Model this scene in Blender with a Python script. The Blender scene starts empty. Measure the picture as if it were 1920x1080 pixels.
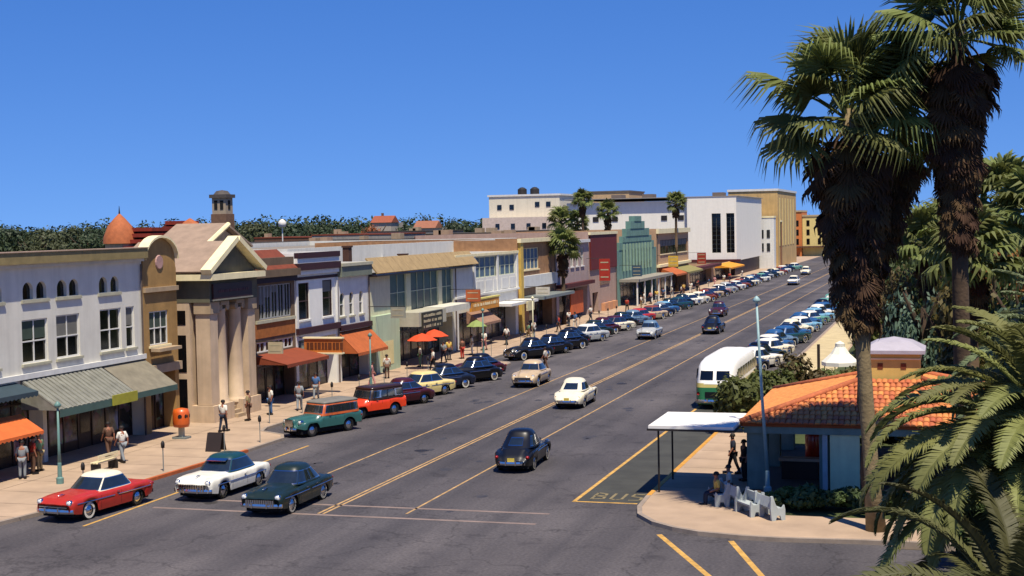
import bpy, math, random
import numpy as np
from mathutils import Vector, Matrix
random.seed(11); RNG = np.random.default_rng(5)
SC = bpy.context.scene; COL = SC.collection
R_ = math.radians
# ------------------------------------------------------------------ camera, sky, sun, exposure
cam_d = bpy.data.cameras.new('camera'); cam = bpy.data.objects.new('camera', cam_d); COL.objects.link(cam)
FPX = 2700.0
def cam_axes():
    d = np.array([1780-960, 540-406, FPX]); d /= np.linalg.norm(d)
    a = R_(1.1); h = np.array([math.cos(a), math.sin(a), 0])
    u = np.cross(d, h); u /= np.linalg.norm(u)
    if u[1] < 0: u = -u
    r = np.cross(d, u); r /= np.linalg.norm(r)
    if r[0] < 0: r = -r
    return np.array([r, d, u])
A_ = cam_axes()
cam.matrix_world = Matrix(((A_[0,0],A_[0,1],-A_[0,2],0),(A_[1,0],A_[1,1],-A_[1,2],0),(A_[2,0],A_[2,1],-A_[2,2],11.0),(0,0,0,1)))
cam_d.sensor_width = 36.0; cam_d.lens = FPX/1920*36.0; cam_d.clip_start = .5; cam_d.clip_end = 6000
SC.camera = cam
SUN_EL, SUN_AZ = R_(66), math.atan2(.58, -.81)          # azimuth measured from +Y towards +X
W = bpy.data.worlds.new('World'); SC.world = W; W.use_nodes = True
nt = W.node_tree; bg = nt.nodes['Background']
sky = nt.nodes.new('ShaderNodeTexSky'); sky.sky_type = 'NISHITA'; sky.sun_disc = False
sky.sun_elevation = SUN_EL; sky.sun_rotation = SUN_AZ; sky.altitude = 900; sky.air_density = 1.0; sky.dust_density = .25; sky.ozone_density = 3.0
hs = nt.nodes.new('ShaderNodeHueSaturation'); hs.inputs['Saturation'].default_value = 1.34; hs.inputs['Hue'].default_value = .516
tcw = nt.nodes.new('ShaderNodeTexCoord'); mpw = nt.nodes.new('ShaderNodeMapping'); mpw.inputs['Scale'].default_value = (1,1,.85); mpw.inputs['Location'].default_value = (0,0,.175)   # whole sky: deep clear blue down to the horizon
nmw = nt.nodes.new('ShaderNodeVectorMath'); nmw.operation = 'NORMALIZE'; nt.links.new(tcw.outputs['Generated'], mpw.inputs[0]); nt.links.new(mpw.outputs[0], nmw.inputs[0]); nt.links.new(nmw.outputs[0], sky.inputs[0])
nt.links.new(sky.outputs[0], hs.inputs['Color']); nt.links.new(hs.outputs[0], bg.inputs[0]); bg.inputs[1].default_value = .11
sl = bpy.data.lights.new('sun', 'SUN'); sl.energy = 5.0; sl.angle = R_(.53); sl.color = (1, .91, .75)
sun = bpy.data.objects.new('sun', sl); COL.objects.link(sun)
sd = Vector((math.sin(SUN_AZ)*math.cos(SUN_EL), math.cos(SUN_AZ)*math.cos(SUN_EL), math.sin(SUN_EL)))
sun.rotation_euler = sd.to_track_quat('Z', 'Y').to_euler(); sun.location = (0, 0, 60)
vs = SC.view_settings; vs.view_transform = 'Standard'; vs.look = 'None'; vs.exposure = .5; vs.gamma = 1; vs.use_curve_mapping = False
# ------------------------------------------------------------------ helpers
def lin(h):
    h = h.lstrip('#'); o = []
    for i in (0, 2, 4):
        c = int(h[i:i+2], 16)/255; o.append(c/12.92 if c <= .04045 else ((c+.055)/1.055)**2.4)
    return tuple(o)
MATS = {}
def mat(name, h, rough=.75, metal=0.0, var=.16, scale=2.0, bump=0.0, bscale=20.0, streak=0.0, coat=0.0, rnd=0.0, trans=0.0, spec=.4, dirt=0.0):
    if name in MATS: return MATS[name]
    m = bpy.data.materials.new(name); m.use_nodes = True; n = m.node_tree; L = n.links; b = n.nodes['Principled BSDF']
    c = lin(h) if isinstance(h, str) else h
    b.inputs['Roughness'].default_value = rough; b.inputs['Metallic'].default_value = metal
    b.inputs['Specular IOR Level'].default_value = spec; b.inputs['Coat Weight'].default_value = coat; b.inputs['Coat Roughness'].default_value = .06
    tc = n.nodes.new('ShaderNodeTexCoord')
    nz = n.nodes.new('ShaderNodeTexNoise'); nz.inputs['Scale'].default_value = scale; nz.inputs['Detail'].default_value = 7; nz.inputs['Roughness'].default_value = .62
    L.new(tc.outputs['Object'], nz.inputs['Vector'])
    mr = n.nodes.new('ShaderNodeMapRange'); mr.inputs[1].default_value = .28; mr.inputs[2].default_value = .72
    mr.inputs[3].default_value = 1-var; mr.inputs[4].default_value = 1+var*.7; L.new(nz.outputs['Fac'], mr.inputs[0])
    val = mr.outputs[0]
    if streak:
        mp = n.nodes.new('ShaderNodeMapping'); mp.inputs['Scale'].default_value = (1.6, 1.6, .12); L.new(tc.outputs['Object'], mp.inputs[0])
        n2 = n.nodes.new('ShaderNodeTexNoise'); n2.inputs['Scale'].default_value = 1.5; n2.inputs['Detail'].default_value = 5; L.new(mp.outputs[0], n2.inputs['Vector'])
        m2 = n.nodes.new('ShaderNodeMapRange'); m2.inputs[1].default_value = .4; m2.inputs[2].default_value = .75; m2.inputs[3].default_value = 1; m2.inputs[4].default_value = 1-streak
        L.new(n2.outputs['Fac'], m2.inputs[0]); mu = n.nodes.new('ShaderNodeMath'); mu.operation = 'MULTIPLY'; L.new(val, mu.inputs[0]); L.new(m2.outputs[0], mu.inputs[1]); val = mu.outputs[0]
    if rnd:
        oi = n.nodes.new('ShaderNodeObjectInfo'); m3 = n.nodes.new('ShaderNodeMapRange'); m3.inputs[3].default_value = 1-rnd; m3.inputs[4].default_value = 1+rnd
        L.new(oi.outputs['Random'], m3.inputs[0]); mu = n.nodes.new('ShaderNodeMath'); mu.operation = 'MULTIPLY'; L.new(val, mu.inputs[0]); L.new(m3.outputs[0], mu.inputs[1]); val = mu.outputs[0]
    vm = n.nodes.new('ShaderNodeVectorMath'); vm.operation = 'SCALE'; vm.inputs[0].default_value = c; L.new(val, vm.inputs['Scale'])
    out = vm.outputs[0]
    if rnd:
        hh = n.nodes.new('ShaderNodeHueSaturation'); m4 = n.nodes.new('ShaderNodeMapRange'); m4.inputs[3].default_value = .5-rnd*.07; m4.inputs[4].default_value = .5+rnd*.05
        L.new(oi.outputs['Random'], m4.inputs[0]); L.new(m4.outputs[0], hh.inputs['Hue']); L.new(out, hh.inputs['Color']); out = hh.outputs[0]
    L.new(out, b.inputs['Base Color'])
    if bump:
        bn = n.nodes.new('ShaderNodeTexNoise'); bn.inputs['Scale'].default_value = bscale; bn.inputs['Detail'].default_value = 4; L.new(tc.outputs['Object'], bn.inputs['Vector'])
        bp = n.nodes.new('ShaderNodeBump'); bp.inputs['Strength'].default_value = bump; bp.inputs['Distance'].default_value = .05; L.new(bn.outputs['Fac'], bp.inputs['Height']); L.new(bp.outputs[0], b.inputs['Normal'])
    if trans:
        tr = n.nodes.new('ShaderNodeBsdfTranslucent'); L.new(out, tr.inputs[0]); ms = n.nodes.new('ShaderNodeMixShader'); ms.inputs[0].default_value = trans
        L.new(b.outputs[0], ms.inputs[1]); L.new(tr.outputs[0], ms.inputs[2]); L.new(ms.outputs[0], n.nodes['Material Output'].inputs[0])
    MATS[name] = m; return m
def newell(P):
    n = Vector()
    for i in range(len(P)): n += (P[i]-P[0]).cross(P[(i+1)%len(P)]-P[0])
    return n.normalized()
class MB:
    def __init__(s): s.v = []; s.f = []
    def add(s, vs, fs):
        k = len(s.v); s.v += [tuple(p) for p in vs]; s.f += [tuple(i+k for i in f) for f in fs]; return s
    def box(s, x0, x1, y0, y1, z0, z1):
        return s.add([(x0,y0,z0),(x1,y0,z0),(x1,y1,z0),(x0,y1,z0),(x0,y0,z1),(x1,y0,z1),(x1,y1,z1),(x0,y1,z1)],
                     [(0,3,2,1),(4,5,6,7),(0,1,5,4),(1,2,6,5),(2,3,7,6),(3,0,4,7)])
    def obox(s, c, sz, rz=0, rx=0, ry=0):
        M = Matrix.Translation(c) @ Matrix.Rotation(rz,4,'Z') @ Matrix.Rotation(ry,4,'Y') @ Matrix.Rotation(rx,4,'X')
        a,b,d = sz[0]/2, sz[1]/2, sz[2]/2
        vs = [M @ Vector(p) for p in [(-a,-b,-d),(a,-b,-d),(a,b,-d),(-a,b,-d),(-a,-b,d),(a,-b,d),(a,b,d),(-a,b,d)]]
        return s.add(vs, [(0,3,2,1),(4,5,6,7),(0,1,5,4),(1,2,6,5),(2,3,7,6),(3,0,4,7)])
    def poly(s, pts): return s.add(pts, [tuple(range(len(pts)))])
    def slab(s, pts, th):                     # polygon (CCW seen from its normal) thickened along -normal
        n = len(pts); P = [Vector(p) for p in pts]; nn = newell(P)
        return s.add(P+[p-nn*th for p in P], [tuple(range(n)), tuple(range(2*n-1, n-1, -1))]+[(i, n+i, n+(i+1)%n, (i+1)%n) for i in range(n)])
    def tube(s, pts, rad, n=8, cap=True):
        pts = [Vector(p) for p in pts]
        if not hasattr(rad, '__len__'): rad = [rad]*len(pts)
        k = len(s.v); N = len(pts)
        for i, p in enumerate(pts):
            t = (pts[min(i+1,N-1)]-pts[max(i-1,0)]).normalized()
            a = t.cross(Vector((0,0,1)));  a = a.normalized() if a.length > 1e-3 else Vector((1,0,0)); b = t.cross(a)
            for j in range(n):
                q = 2*math.pi*j/n; s.v.append(tuple(p+a*math.cos(q)*rad[i]+b*math.sin(q)*rad[i]))
        for i in range(N-1):
            for j in range(n): s.f.append((k+i*n+j, k+i*n+(j+1)%n, k+(i+1)*n+(j+1)%n, k+(i+1)*n+j))
        if cap: s.f.append(tuple(k+j for j in range(n-1,-1,-1))); s.f.append(tuple(k+(N-1)*n+j for j in range(n)))
        return s
    def lathe(s, prof, c=(0,0,0), n=16, axis='Z', a0=0.0):
        k = len(s.v); N = len(prof)
        for r, z in prof:
            for j in range(n):
                q = a0+2*math.pi*j/n; a, b = r*math.cos(q), r*math.sin(q)
                p = (a,b,z) if axis == 'Z' else ((z,a,b) if axis == 'X' else (b,z,a))
                s.v.append((p[0]+c[0], p[1]+c[1], p[2]+c[2]))
        for i in range(N-1):
            for j in range(n): s.f.append((k+i*n+j, k+i*n+(j+1)%n, k+(i+1)*n+(j+1)%n, k+(i+1)*n+j))
        return s
    def rings(s, R, close=True, cap0=False, cap1=False):
        k = len(s.v); n = len(R[0])
        for r in R: s.v += [tuple(p) for p in r]
        for i in range(len(R)-1):
            for j in range(n if close else n-1): s.f.append((k+i*n+j, k+i*n+(j+1)%n, k+(i+1)*n+(j+1)%n, k+(i+1)*n+j))
        if cap0: s.f.append(tuple(k+j for j in range(n-1,-1,-1)))
        if cap1: s.f.append(tuple(k+(len(R)-1)*n+j for j in range(n)))
        return s
    def build(s, name, m, parent=None, smooth=False, off=None, slot=False):
        o_ = ORG.get(parent.name, Vector()) if parent else Vector()
        if off is not None: o_ = Vector(off)
        me = bpy.data.meshes.new(name)
        me.from_pydata([(p[0]-o_[0], p[1]-o_[1], p[2]-o_[2]) for p in s.v], [], s.f)
        if smooth: me.polygons.foreach_set('use_smooth', [True]*len(me.polygons))
        me.materials.append(m); o = bpy.data.objects.new(name, me); COL.objects.link(o)
        if slot: o.material_slots[0].link = 'OBJECT'; o.material_slots[0].material = m
        if parent: o.parent = parent; ORG[o.name] = o_
        return o
ORG = {}
def tag(o, label=None, cat=None, group=None, kind=None):
    if label: o['label'] = label
    if cat: o['category'] = cat
    if group: o['group'] = group
    if kind: o['kind'] = kind
    return o
def thing(name, label, cat, loc=(0,0,0), rz=0, group=None, world=False):
    o = bpy.data.objects.new(name, None); COL.objects.link(o); o.empty_display_size = .2
    o.location = loc; o.rotation_euler = (0,0,rz); tag(o, label, cat, group)
    ORG[o.name] = Vector(loc) if world else Vector()
    return o
def copy_tree(o, parent=None):
    c = o.copy(); COL.objects.link(c); c.parent = parent
    for ch in o.children: copy_tree(ch, c)
    return c
def place(proto, used, loc, rz, label, group=None, scale=1.0):
    if proto.name not in used: used.add(proto.name); o = proto
    else: o = copy_tree(proto)
    o.location = loc; o.rotation_euler = (0,0,rz); o.scale = (scale,)*3; o['label'] = label
    if group: o['group'] = group
    return o
USED = set()
def repaint(o, d):
    for ch in o.children:
        k = ch.name.split('.')[0]
        if k in d: ch.material_slots[0].link = 'OBJECT'; ch.material_slots[0].material = d[k]
        repaint(ch, d)
def struct(name, mb, m): return tag(mb.build(name, m), kind='structure')
# ------------------------------------------------------------------ materials
GLASS = mat('window glass', '#0b0d10', .08, var=.3, scale=1.2, spec=.6)
GLASSB = mat('shop glass', '#1a1614', .14, var=.5, scale=.9, spec=.4)
CHROME = mat('chrome', '#c9c9cc', .14, 1.0, var=.08)
RUBBER = mat('rubber', '#121212', .8); WHITEW = mat('white rubber', '#cfc9b8', .6); DARK = mat('dark underside', '#0c0b0b', .9)
WHITEP = mat('white paint', '#d2d0c8', .6, var=.08, streak=.12); CREAM = mat('cream paint', '#e3d5a8', .65, var=.1, streak=.14)
STEEL = mat('grey metal', '#7d8480', .5, .3); GREENPOLE = mat('green pole paint', '#5f8078', .5, var=.15)
IRON = mat('dark iron', '#201c1a', .6)
# ------------------------------------------------------------------ ground
def asphalt():
    m = bpy.data.materials.new('asphalt'); m.use_nodes = True; n = m.node_tree; L = n.links; b = n.nodes['Principled BSDF']
    b.inputs['Roughness'].default_value = .86; b.inputs['Specular IOR Level'].default_value = .3
    tc = n.nodes.new('ShaderNodeTexCoord')
    def noise(s, det, sc=(1,1,1)):
        mp = n.nodes.new('ShaderNodeMapping'); mp.inputs['Scale'].default_value = sc; L.new(tc.outputs['Object'], mp.inputs[0])
        q = n.nodes.new('ShaderNodeTexNoise'); q.inputs['Scale'].default_value = s; q.inputs['Detail'].default_value = det; L.new(mp.outputs[0], q.inputs['Vector']); return q.outputs['Fac']
    def ramp(src, p0, c0, p1, c1):
        r = n.nodes.new('ShaderNodeValToRGB'); r.color_ramp.elements[0].position = p0; r.color_ramp.elements[1].position = p1
        r.color_ramp.elements[0].color = (*c0,1); r.color_ramp.elements[1].color = (*c1,1); L.new(src, r.inputs[0]); return r.outputs[0]
    def mul(a, b_):
        x = n.nodes.new('ShaderNodeMix'); x.data_type = 'RGBA'; x.blend_type = 'MULTIPLY'; x.inputs[0].default_value = 1; L.new(a, x.inputs[6]); L.new(b_, x.inputs[7]); return x.outputs[2]
    base = ramp(noise(.13, 6), .3, lin('#444144'), .72, lin('#5b5759'))
    lane = ramp(noise(.6, 3, (1,.03,1)), .35, (.72,.72,.74), .65, (1.1,1.08,1.06))      # wear along the driving direction
    fine = ramp(noise(9, 5), .3, (.72,.72,.72), .7, (1.22,1.22,1.2))
    spot = ramp(noise(.9, 8), .6, (1,1,1), .74, (.62,.62,.64))
    vo = n.nodes.new('ShaderNodeTexVoronoi'); vo.feature = 'DISTANCE_TO_EDGE'; vo.inputs['Scale'].default_value = .16
    ds_ = n.nodes.new('ShaderNodeVectorMath'); ds_.operation = 'ADD'; nn_ = n.nodes.new('ShaderNodeTexNoise'); nn_.inputs['Scale'].default_value = .8; nn_.inputs['Detail'].default_value = 6; L.new(tc.outputs['Object'], nn_.inputs['Vector'])
    sc_ = n.nodes.new('ShaderNodeVectorMath'); sc_.operation = 'SCALE'; sc_.inputs['Scale'].default_value = 2.4; L.new(nn_.outputs['Color'], sc_.inputs[0]); L.new(tc.outputs['Object'], ds_.inputs[0]); L.new(sc_.outputs[0], ds_.inputs[1]); L.new(ds_.outputs[0], vo.inputs['Vector'])
    crack = ramp(vo.outputs['Distance'], .003, (.68,.68,.68), .01, (1,1,1))
    big = ramp(noise(.045, 4, (1,.5,1)), .4, (.82,.82,.84), .62, (1.12,1.1,1.07))
    L.new(mul(mul(mul(mul(mul(base, lane), fine), spot), crack), big), b.inputs['Base Color'])
    bn = n.nodes.new('ShaderNodeBump'); bn.inputs['Strength'].default_value = .25; bn.inputs['Distance'].default_value = .02; L.new(noise(40, 3), bn.inputs['Height']); L.new(bn.outputs[0], b.inputs['Normal'])
    return m
ASPH = asphalt()
DIRT = mat('dry earth and grass', '#6a6440', .95, var=.4, scale=.05, bump=.4)
PAVE = mat('pinkish concrete paving', '#a28b74', .85, var=.22, scale=.5, bump=.15, bscale=14)
KERB = mat('kerb concrete', '#8b7d70', .85, var=.25); KERBY = mat('yellow kerb paint', '#c08a34', .7, var=.3, scale=4)
KERBO = mat('orange kerb paint', '#a9562a', .7, var=.3, scale=4)
YLINE = mat('worn yellow line paint', '#a8875a', .8, var=.5, scale=1.4)
YLINE2 = mat('bright yellow line paint', '#b88f48', .8, var=.42, scale=2.5)
FLINE = mat('faded crossing paint', '#7d6c64', .8, var=.3, scale=1.2)
PATCH = mat('dark bus bay asphalt', '#3b3b36', .85, var=.35, scale=.7, bump=.2, bscale=40)
LAWN = mat('park lawn', '#3b4420', .95, var=.45, scale=.7, bump=.5)
SAND = mat('pale sand path', '#b3a27c', .95, var=.2, scale=.8)
struct('ground', MB().box(-3000,3000,-300,5000,-1.2,-.15), DIRT)
mb = MB(); mb.poly([(-300,-40,0),(200,-40,0),(200,49.0,0),(-2,49.0,0),(-2,640,0),(-45,640,0),(-45,45,0),(-300,45,0)])
struct('road', mb, ASPH)
def strip(mb, x0, y0, x1, y1, w, z=.004):
    d = Vector((x1-x0, y1-y0, 0)).normalized(); p = Vector((-d.y, d.x, 0))*w/2
    a, b = Vector((x0,y0,z)), Vector((x1,y1,z)); mb.poly([a-p, b-p, b+p, a+p])
mb = MB()
for x, a, b, w in [(-23.41,50.6,600,.11),(-23.19,50.6,600,.11),(-26.8,57,600,.1),(-20.0,51.2,600,.1)]: strip(mb, x, a, x, b, w)
struct('lane_lines', mb, YLINE)
mb = MB(); strip(mb,-14.3,54.9,-14.3,97,.16); strip(mb,-14.38,54.9,-11.75,54.9,.16); strip(mb,-31.2,46.6,-31.2,66.5,.13)
strip(mb,-9.85,49.6,-7.0,43.6,.2); strip(mb,-7.25,49.1,-5.2,43.2,.2)
struct('parking_lines', mb, YLINE2)
mb = MB(); strip(mb,-30.5,52.3,-14.6,52.3,.22); strip(mb,-30.5,50.4,-14.6,50.4,.22); struct('crossing_lines', mb, FLINE)
mb = MB(); mb.poly([(-14.2,55,.004),(-11.6,55,.004),(-11.6,96,.004),(-14.2,96,.004)]); struct('bus_bay', mb, PATCH)
# left pavement with a bulb-out at the corner and one half way up the street
KL = [(-300,44.6),(-36.2,44.6),(-35.1,45.0),(-34.5,45.9),(-34.1,48),(-33.8,55),(-33.3,64),(-33.3,68.0),(-33.9,69.2),(-35.6,70.2),(-36.0,71.5),(-36.0,101.5),(-35.4,103),(-33.6,103.8),(-33.1,104.6),(-33.1,108),(-33.6,109.2),(-35.4,110),(-36,111),(-36,640)]
def kerbed(name, line, inner, m, h=.13):
    pts = [(x,y,h) for x,y in line]+[(x,y,h) for x,y in inner]
    mb = MB(); mb.slab(pts if sum((pts[i][0]*pts[(i+1)%len(pts)][1]-pts[(i+1)%len(pts)][0]*pts[i][1]) for i in range(len(pts))) > 0 else pts[::-1], .25)
    return struct(name, mb, m)
def kerb(name, line, sgn, m, w=.17, z0=-.1, z1=.145):
    mb = MB(); R = []
    for i, (x,y) in enumerate(line):
        a = Vector(line[max(i-1,0)]); b = Vector(line[min(i+1,len(line)-1)]); t = (b-a).normalized(); q = Vector((t.y,-t.x))*sgn
        o, n_ = Vector((x,y))+q*.02, Vector((x,y))-q*w
        R.append([(o.x,o.y,z0),(o.x,o.y,z1),(n_.x,n_.y,z1),(n_.x,n_.y,z0)])
    mb.rings(R, True, True, True); return struct(name, mb, m)
kerbed('pavement', KL, [(-70,640),(-70,50),(-300,50)], PAVE)
kerb('kerb', KL[:6], 1, KERB); kerb('painted_kerb', KL[5:7], 1, KERBO); kerb('kerb', KL[6:], 1, KERB)
KR = [(-11.6,640),(-11.6,75),(-11.6,58),(-11.6,56),(-11.5,53.8),(-11.2,52.4),(-10.4,51.1),(-9.5,50.3),(-8.5,49.75),(-7.0,49.4),(-5.6,49.3),(-3.0,49.5),(40,49.9)]
kerbed('pavement', KR, [(40,53.2),(-6.2,53.2),(-7.6,54.5),(-8.0,57),(-8.0,640)], PAVE)
kerb('kerb', KR[:2], 1, KERB); kerb('painted_kerb', KR[1:4], 1, KERBY); kerb('kerb', KR[3:], 1, KERB)
mb = MB(); mb.poly([(40,53.2,.1),(-6.2,53.2,.1),(-7.6,54.5,.1),(-8.0,57,.1),(-8,640,.1),(80,640,.1),(80,53.2,.1)][::-1]); struct('lawn', mb, LAWN)
mb = MB(); mb.poly([(-11.3,92,.136),(-7.6,92,.136),(-8.6,150,.136),(-11.3,170,.136)]); struct('sand_path', mb, SAND)

mb = MB()
for k in range(70):
    y = 47+k*2.4; xk = -34.2 if y < 68 or 103 < y < 109 else -36.3
    strip(mb, -41.2, y, xk, y, .03, .134)
for x in (-38.8,): strip(mb, x, 47, x, 215, .03, .1345)
for k in range(40): strip(mb, -11.3, 58+k*2.4, -8.1, 58+k*2.4, .03, .134)
struct('pavement_joints', mb, mat('dirty pavement joint','#5d4f42',.9,var=.4))

mb = MB(); ro = random.Random(77)
for k in range(150):
    x, y = (ro.choice((-28.4,-25.0,-21.7,-18.2))+ro.gauss(0,.35), ro.uniform(48,150)) if k % 3 else (ro.choice((-31.4,-13.2))+ro.gauss(0,.5), ro.uniform(70,180))
    r = ro.uniform(.08,.34); mb.poly([(x+r*ro.uniform(.6,1.2)*math.cos(a*math.pi/5), y+r*1.5*ro.uniform(.6,1.2)*math.sin(a*math.pi/5), .002) for a in range(10)])
struct('oil_stains', mb, mat('oil stain','#3a3737',.6,var=.4,scale=2))
mb = MB()
for x, y in ((-24.9,66),(-21.5,96),(-27.9,57)): mb.poly([(x+.36*math.cos(a*math.pi/10), y+.36*math.sin(a*math.pi/10), .006) for a in range(20)])
struct('road_covers', mb, IRON)
# ------------------------------------------------------------------ vehicles
def ip(tab, x):
    xs = sorted(tab); return float(np.interp(x, xs, [tab[k] for k in xs]))
def car_body(sp):
    mb = MB(); R = []; L = sp['L']/2
    ys = sorted(set([round(v,3) for v in np.linspace(-L, L, 46)] + [w+d for w in sp['wy'] for d in (-.46,-.44,-.4,-.3,-.15,0,.15,.3,.4,.44,.46)] + [-L+.06, L-.06, -L+.14, L-.14]))
    for y in ys:
        w, zf, zh, hw = ip(sp['w'],y), ip(sp['zf'],y), ip(sp['zh'],y), ip(sp['hw'],y)
        zb = ip(sp['zb'], y)
        for k, wy in enumerate(sp['wy']):
            ra = sp.get('arch', (.45,.43))[k]; d = ra*ra-(y-wy)**2
            if d > 0: zb = max(zb, min(.36+math.sqrt(d)*sp.get('av',(.92,.8))[k], zf-.12))
        hgt = zf-zb; fl = sp.get('flare', .05)
        sec = [(w*(1-fl), zb), (w*(1-fl*.3), zb+.3*hgt), (w, zb+.58*hgt), (w*.985, zb+.8*hgt), (w*.945, zb+.93*hgt), (w*.87, zf)]
        hw = min(hw, w*.8); v = sp.get('valley', .02)
        sec += [((w*.87+hw)/2, zf+(.0 if zh-zf < .1 else -v)), (hw, zf+(zh-zf)*.45), (hw*.9, zf+(zh-zf)*.85), (hw*.6, zh-.01), (0, zh)]
        R.append([(x,y,z) for x,z in sec]+[(-x,y,z) for x,z in sec[-2::-1]])
    mb.rings(R, False)
    n = len(R[0]); mb.f.append(tuple(range(n))); k = (len(R)-1)*n; mb.f.append(tuple(range(k+n-1, k-1, -1)))
    return mb
class GH:                                   # greenhouse: superellipse rings from belt to roof
    def __init__(s, z0, z1, ztop, r0, f0, r1, f1, w0, w1, n=4.0, exp=.5, e2=None):
        s.__dict__.update(locals())
    def at(s, a, v, off=0):
        q = v; z = s.z0+(s.z1-s.z0)*q
        r, f, w = s.r0+(s.r1-s.r0)*q, s.f0+(s.f1-s.f0)*q, s.w0+(s.w1-s.w0)*q
        return s.se(a, (r+f)/2, (f-r)/2, w, z, off)
    def se(s, a, yc, ly, w, z, off=0):
        c, d = math.cos(R_(a)), math.sin(R_(a)); e = 2/s.n
        return ((w+off)*math.copysign(abs(c)**e, c), yc+(ly+off)*math.copysign(abs(d)**e, d), z)
    def shell(s, N=48):
        mb = MB(); A = [360*i/N for i in range(N)]; R = [[s.at(a, v) for a in A] for v in (-.06, 0, .5, 1)]
        yc, ly = (s.r1+s.f1)/2, (s.f1-s.r1)/2
        for k, zz in ((.93,.34),(.8,.66),(.55,.9),(.25,.99),(.03,1)): R.append([s.se(a, yc, ly*k, s.w1*k, s.z1+(s.ztop-s.z1)*zz) for a in A])
        return mb.rings(R, True, False, True)
    def patch(s, mb, a0, a1, v0=.12, v1=.9, off=.008, n=10):
        k = len(mb.v)
        for v in (v0, (v0+v1)/2, v1):
            for i in range(n+1): mb.v.append(s.at(a0+(a1-a0)*i/n, v, off))
        for r in range(2):
            for i in range(n): mb.f.append((k+r*(n+1)+i, k+r*(n+1)+i+1, k+(r+1)*(n+1)+i+1, k+(r+1)*(n+1)+i))
        return mb
WHEELS = {}
def add_wheels(root, sp, white=True, r=.36):
    if r not in WHEELS:
        t = MB().lathe([(r*.55,-.09),(r*.9,-.1),(r,-.07),(r,.07),(r*.9,.1),(r*.62,.1),(r*.55,.06)], n=22, axis='X')
        ww = MB().lathe([(r*.6,.104),(r*.86,.106)], n=22, axis='X'); ww.f += [tuple(f[::-1]) for f in ww.f]
        hc = MB().lathe([(r*.62,.06),(r*.56,.1),(r*.34,.115),(r*.26,.14),(.02,.15)], n=18, axis='X')
        WHEELS[r] = (t, ww, hc)
    t, ww, hc = WHEELS[r]; T = sp.get('track', .76)
    w0 = None
    for y in sp['wy']:
        for sx in (1,-1):
            if w0 is None:
                w0 = t.build('wheel', RUBBER, root, True)
                if white: ww.build('whitewall', WHITEW, w0)
                hc.build('hubcap', CHROME if white else sp.get('hub', CHROME), w0, True); w = w0
            else: w = copy_tree(w0, root)
            w.location = (sx*T, y, r); w.rotation_euler = (0,0,0 if sx > 0 else math.pi)
def bumper(root, y, w, z, sgn, name, back=.16, th=.075):
    pts = [(w*t, y+sgn*(.07-back*abs(t)**2.6), z) for t in np.linspace(-1,1,13)]
    mb = MB(); R = []
    for p in pts: R.append([(p[0],p[1]+sgn*.035,p[2]),(p[0],p[1]+sgn*.02,p[2]+th),(p[0],p[1]-sgn*.03,p[2]+th),(p[0],p[1]-sgn*.03,p[2]-th),(p[0],p[1]+sgn*.02,p[2]-th)])
    mb.rings(R, True, True, True)
    for t in (-.36,.36): mb.obox((w*t, y+sgn*.1, z+.03), (.06,.07,.22))
    return mb.build(name, CHROME, root)
CARGLASS = mat('car window glass', '#1d2428', .05, var=.5, scale=1.6, spec=1.0, coat=.4)
LENS = mat('headlamp glass', '#d8d8d0', .08, spec=.8); RED = mat('red lamp glass', '#8c1410', .25); PLATE = mat('licence plate', '#c8b048', .5)
GRILLE = mat('grille dark', '#17181a', .5, .4)
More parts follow.
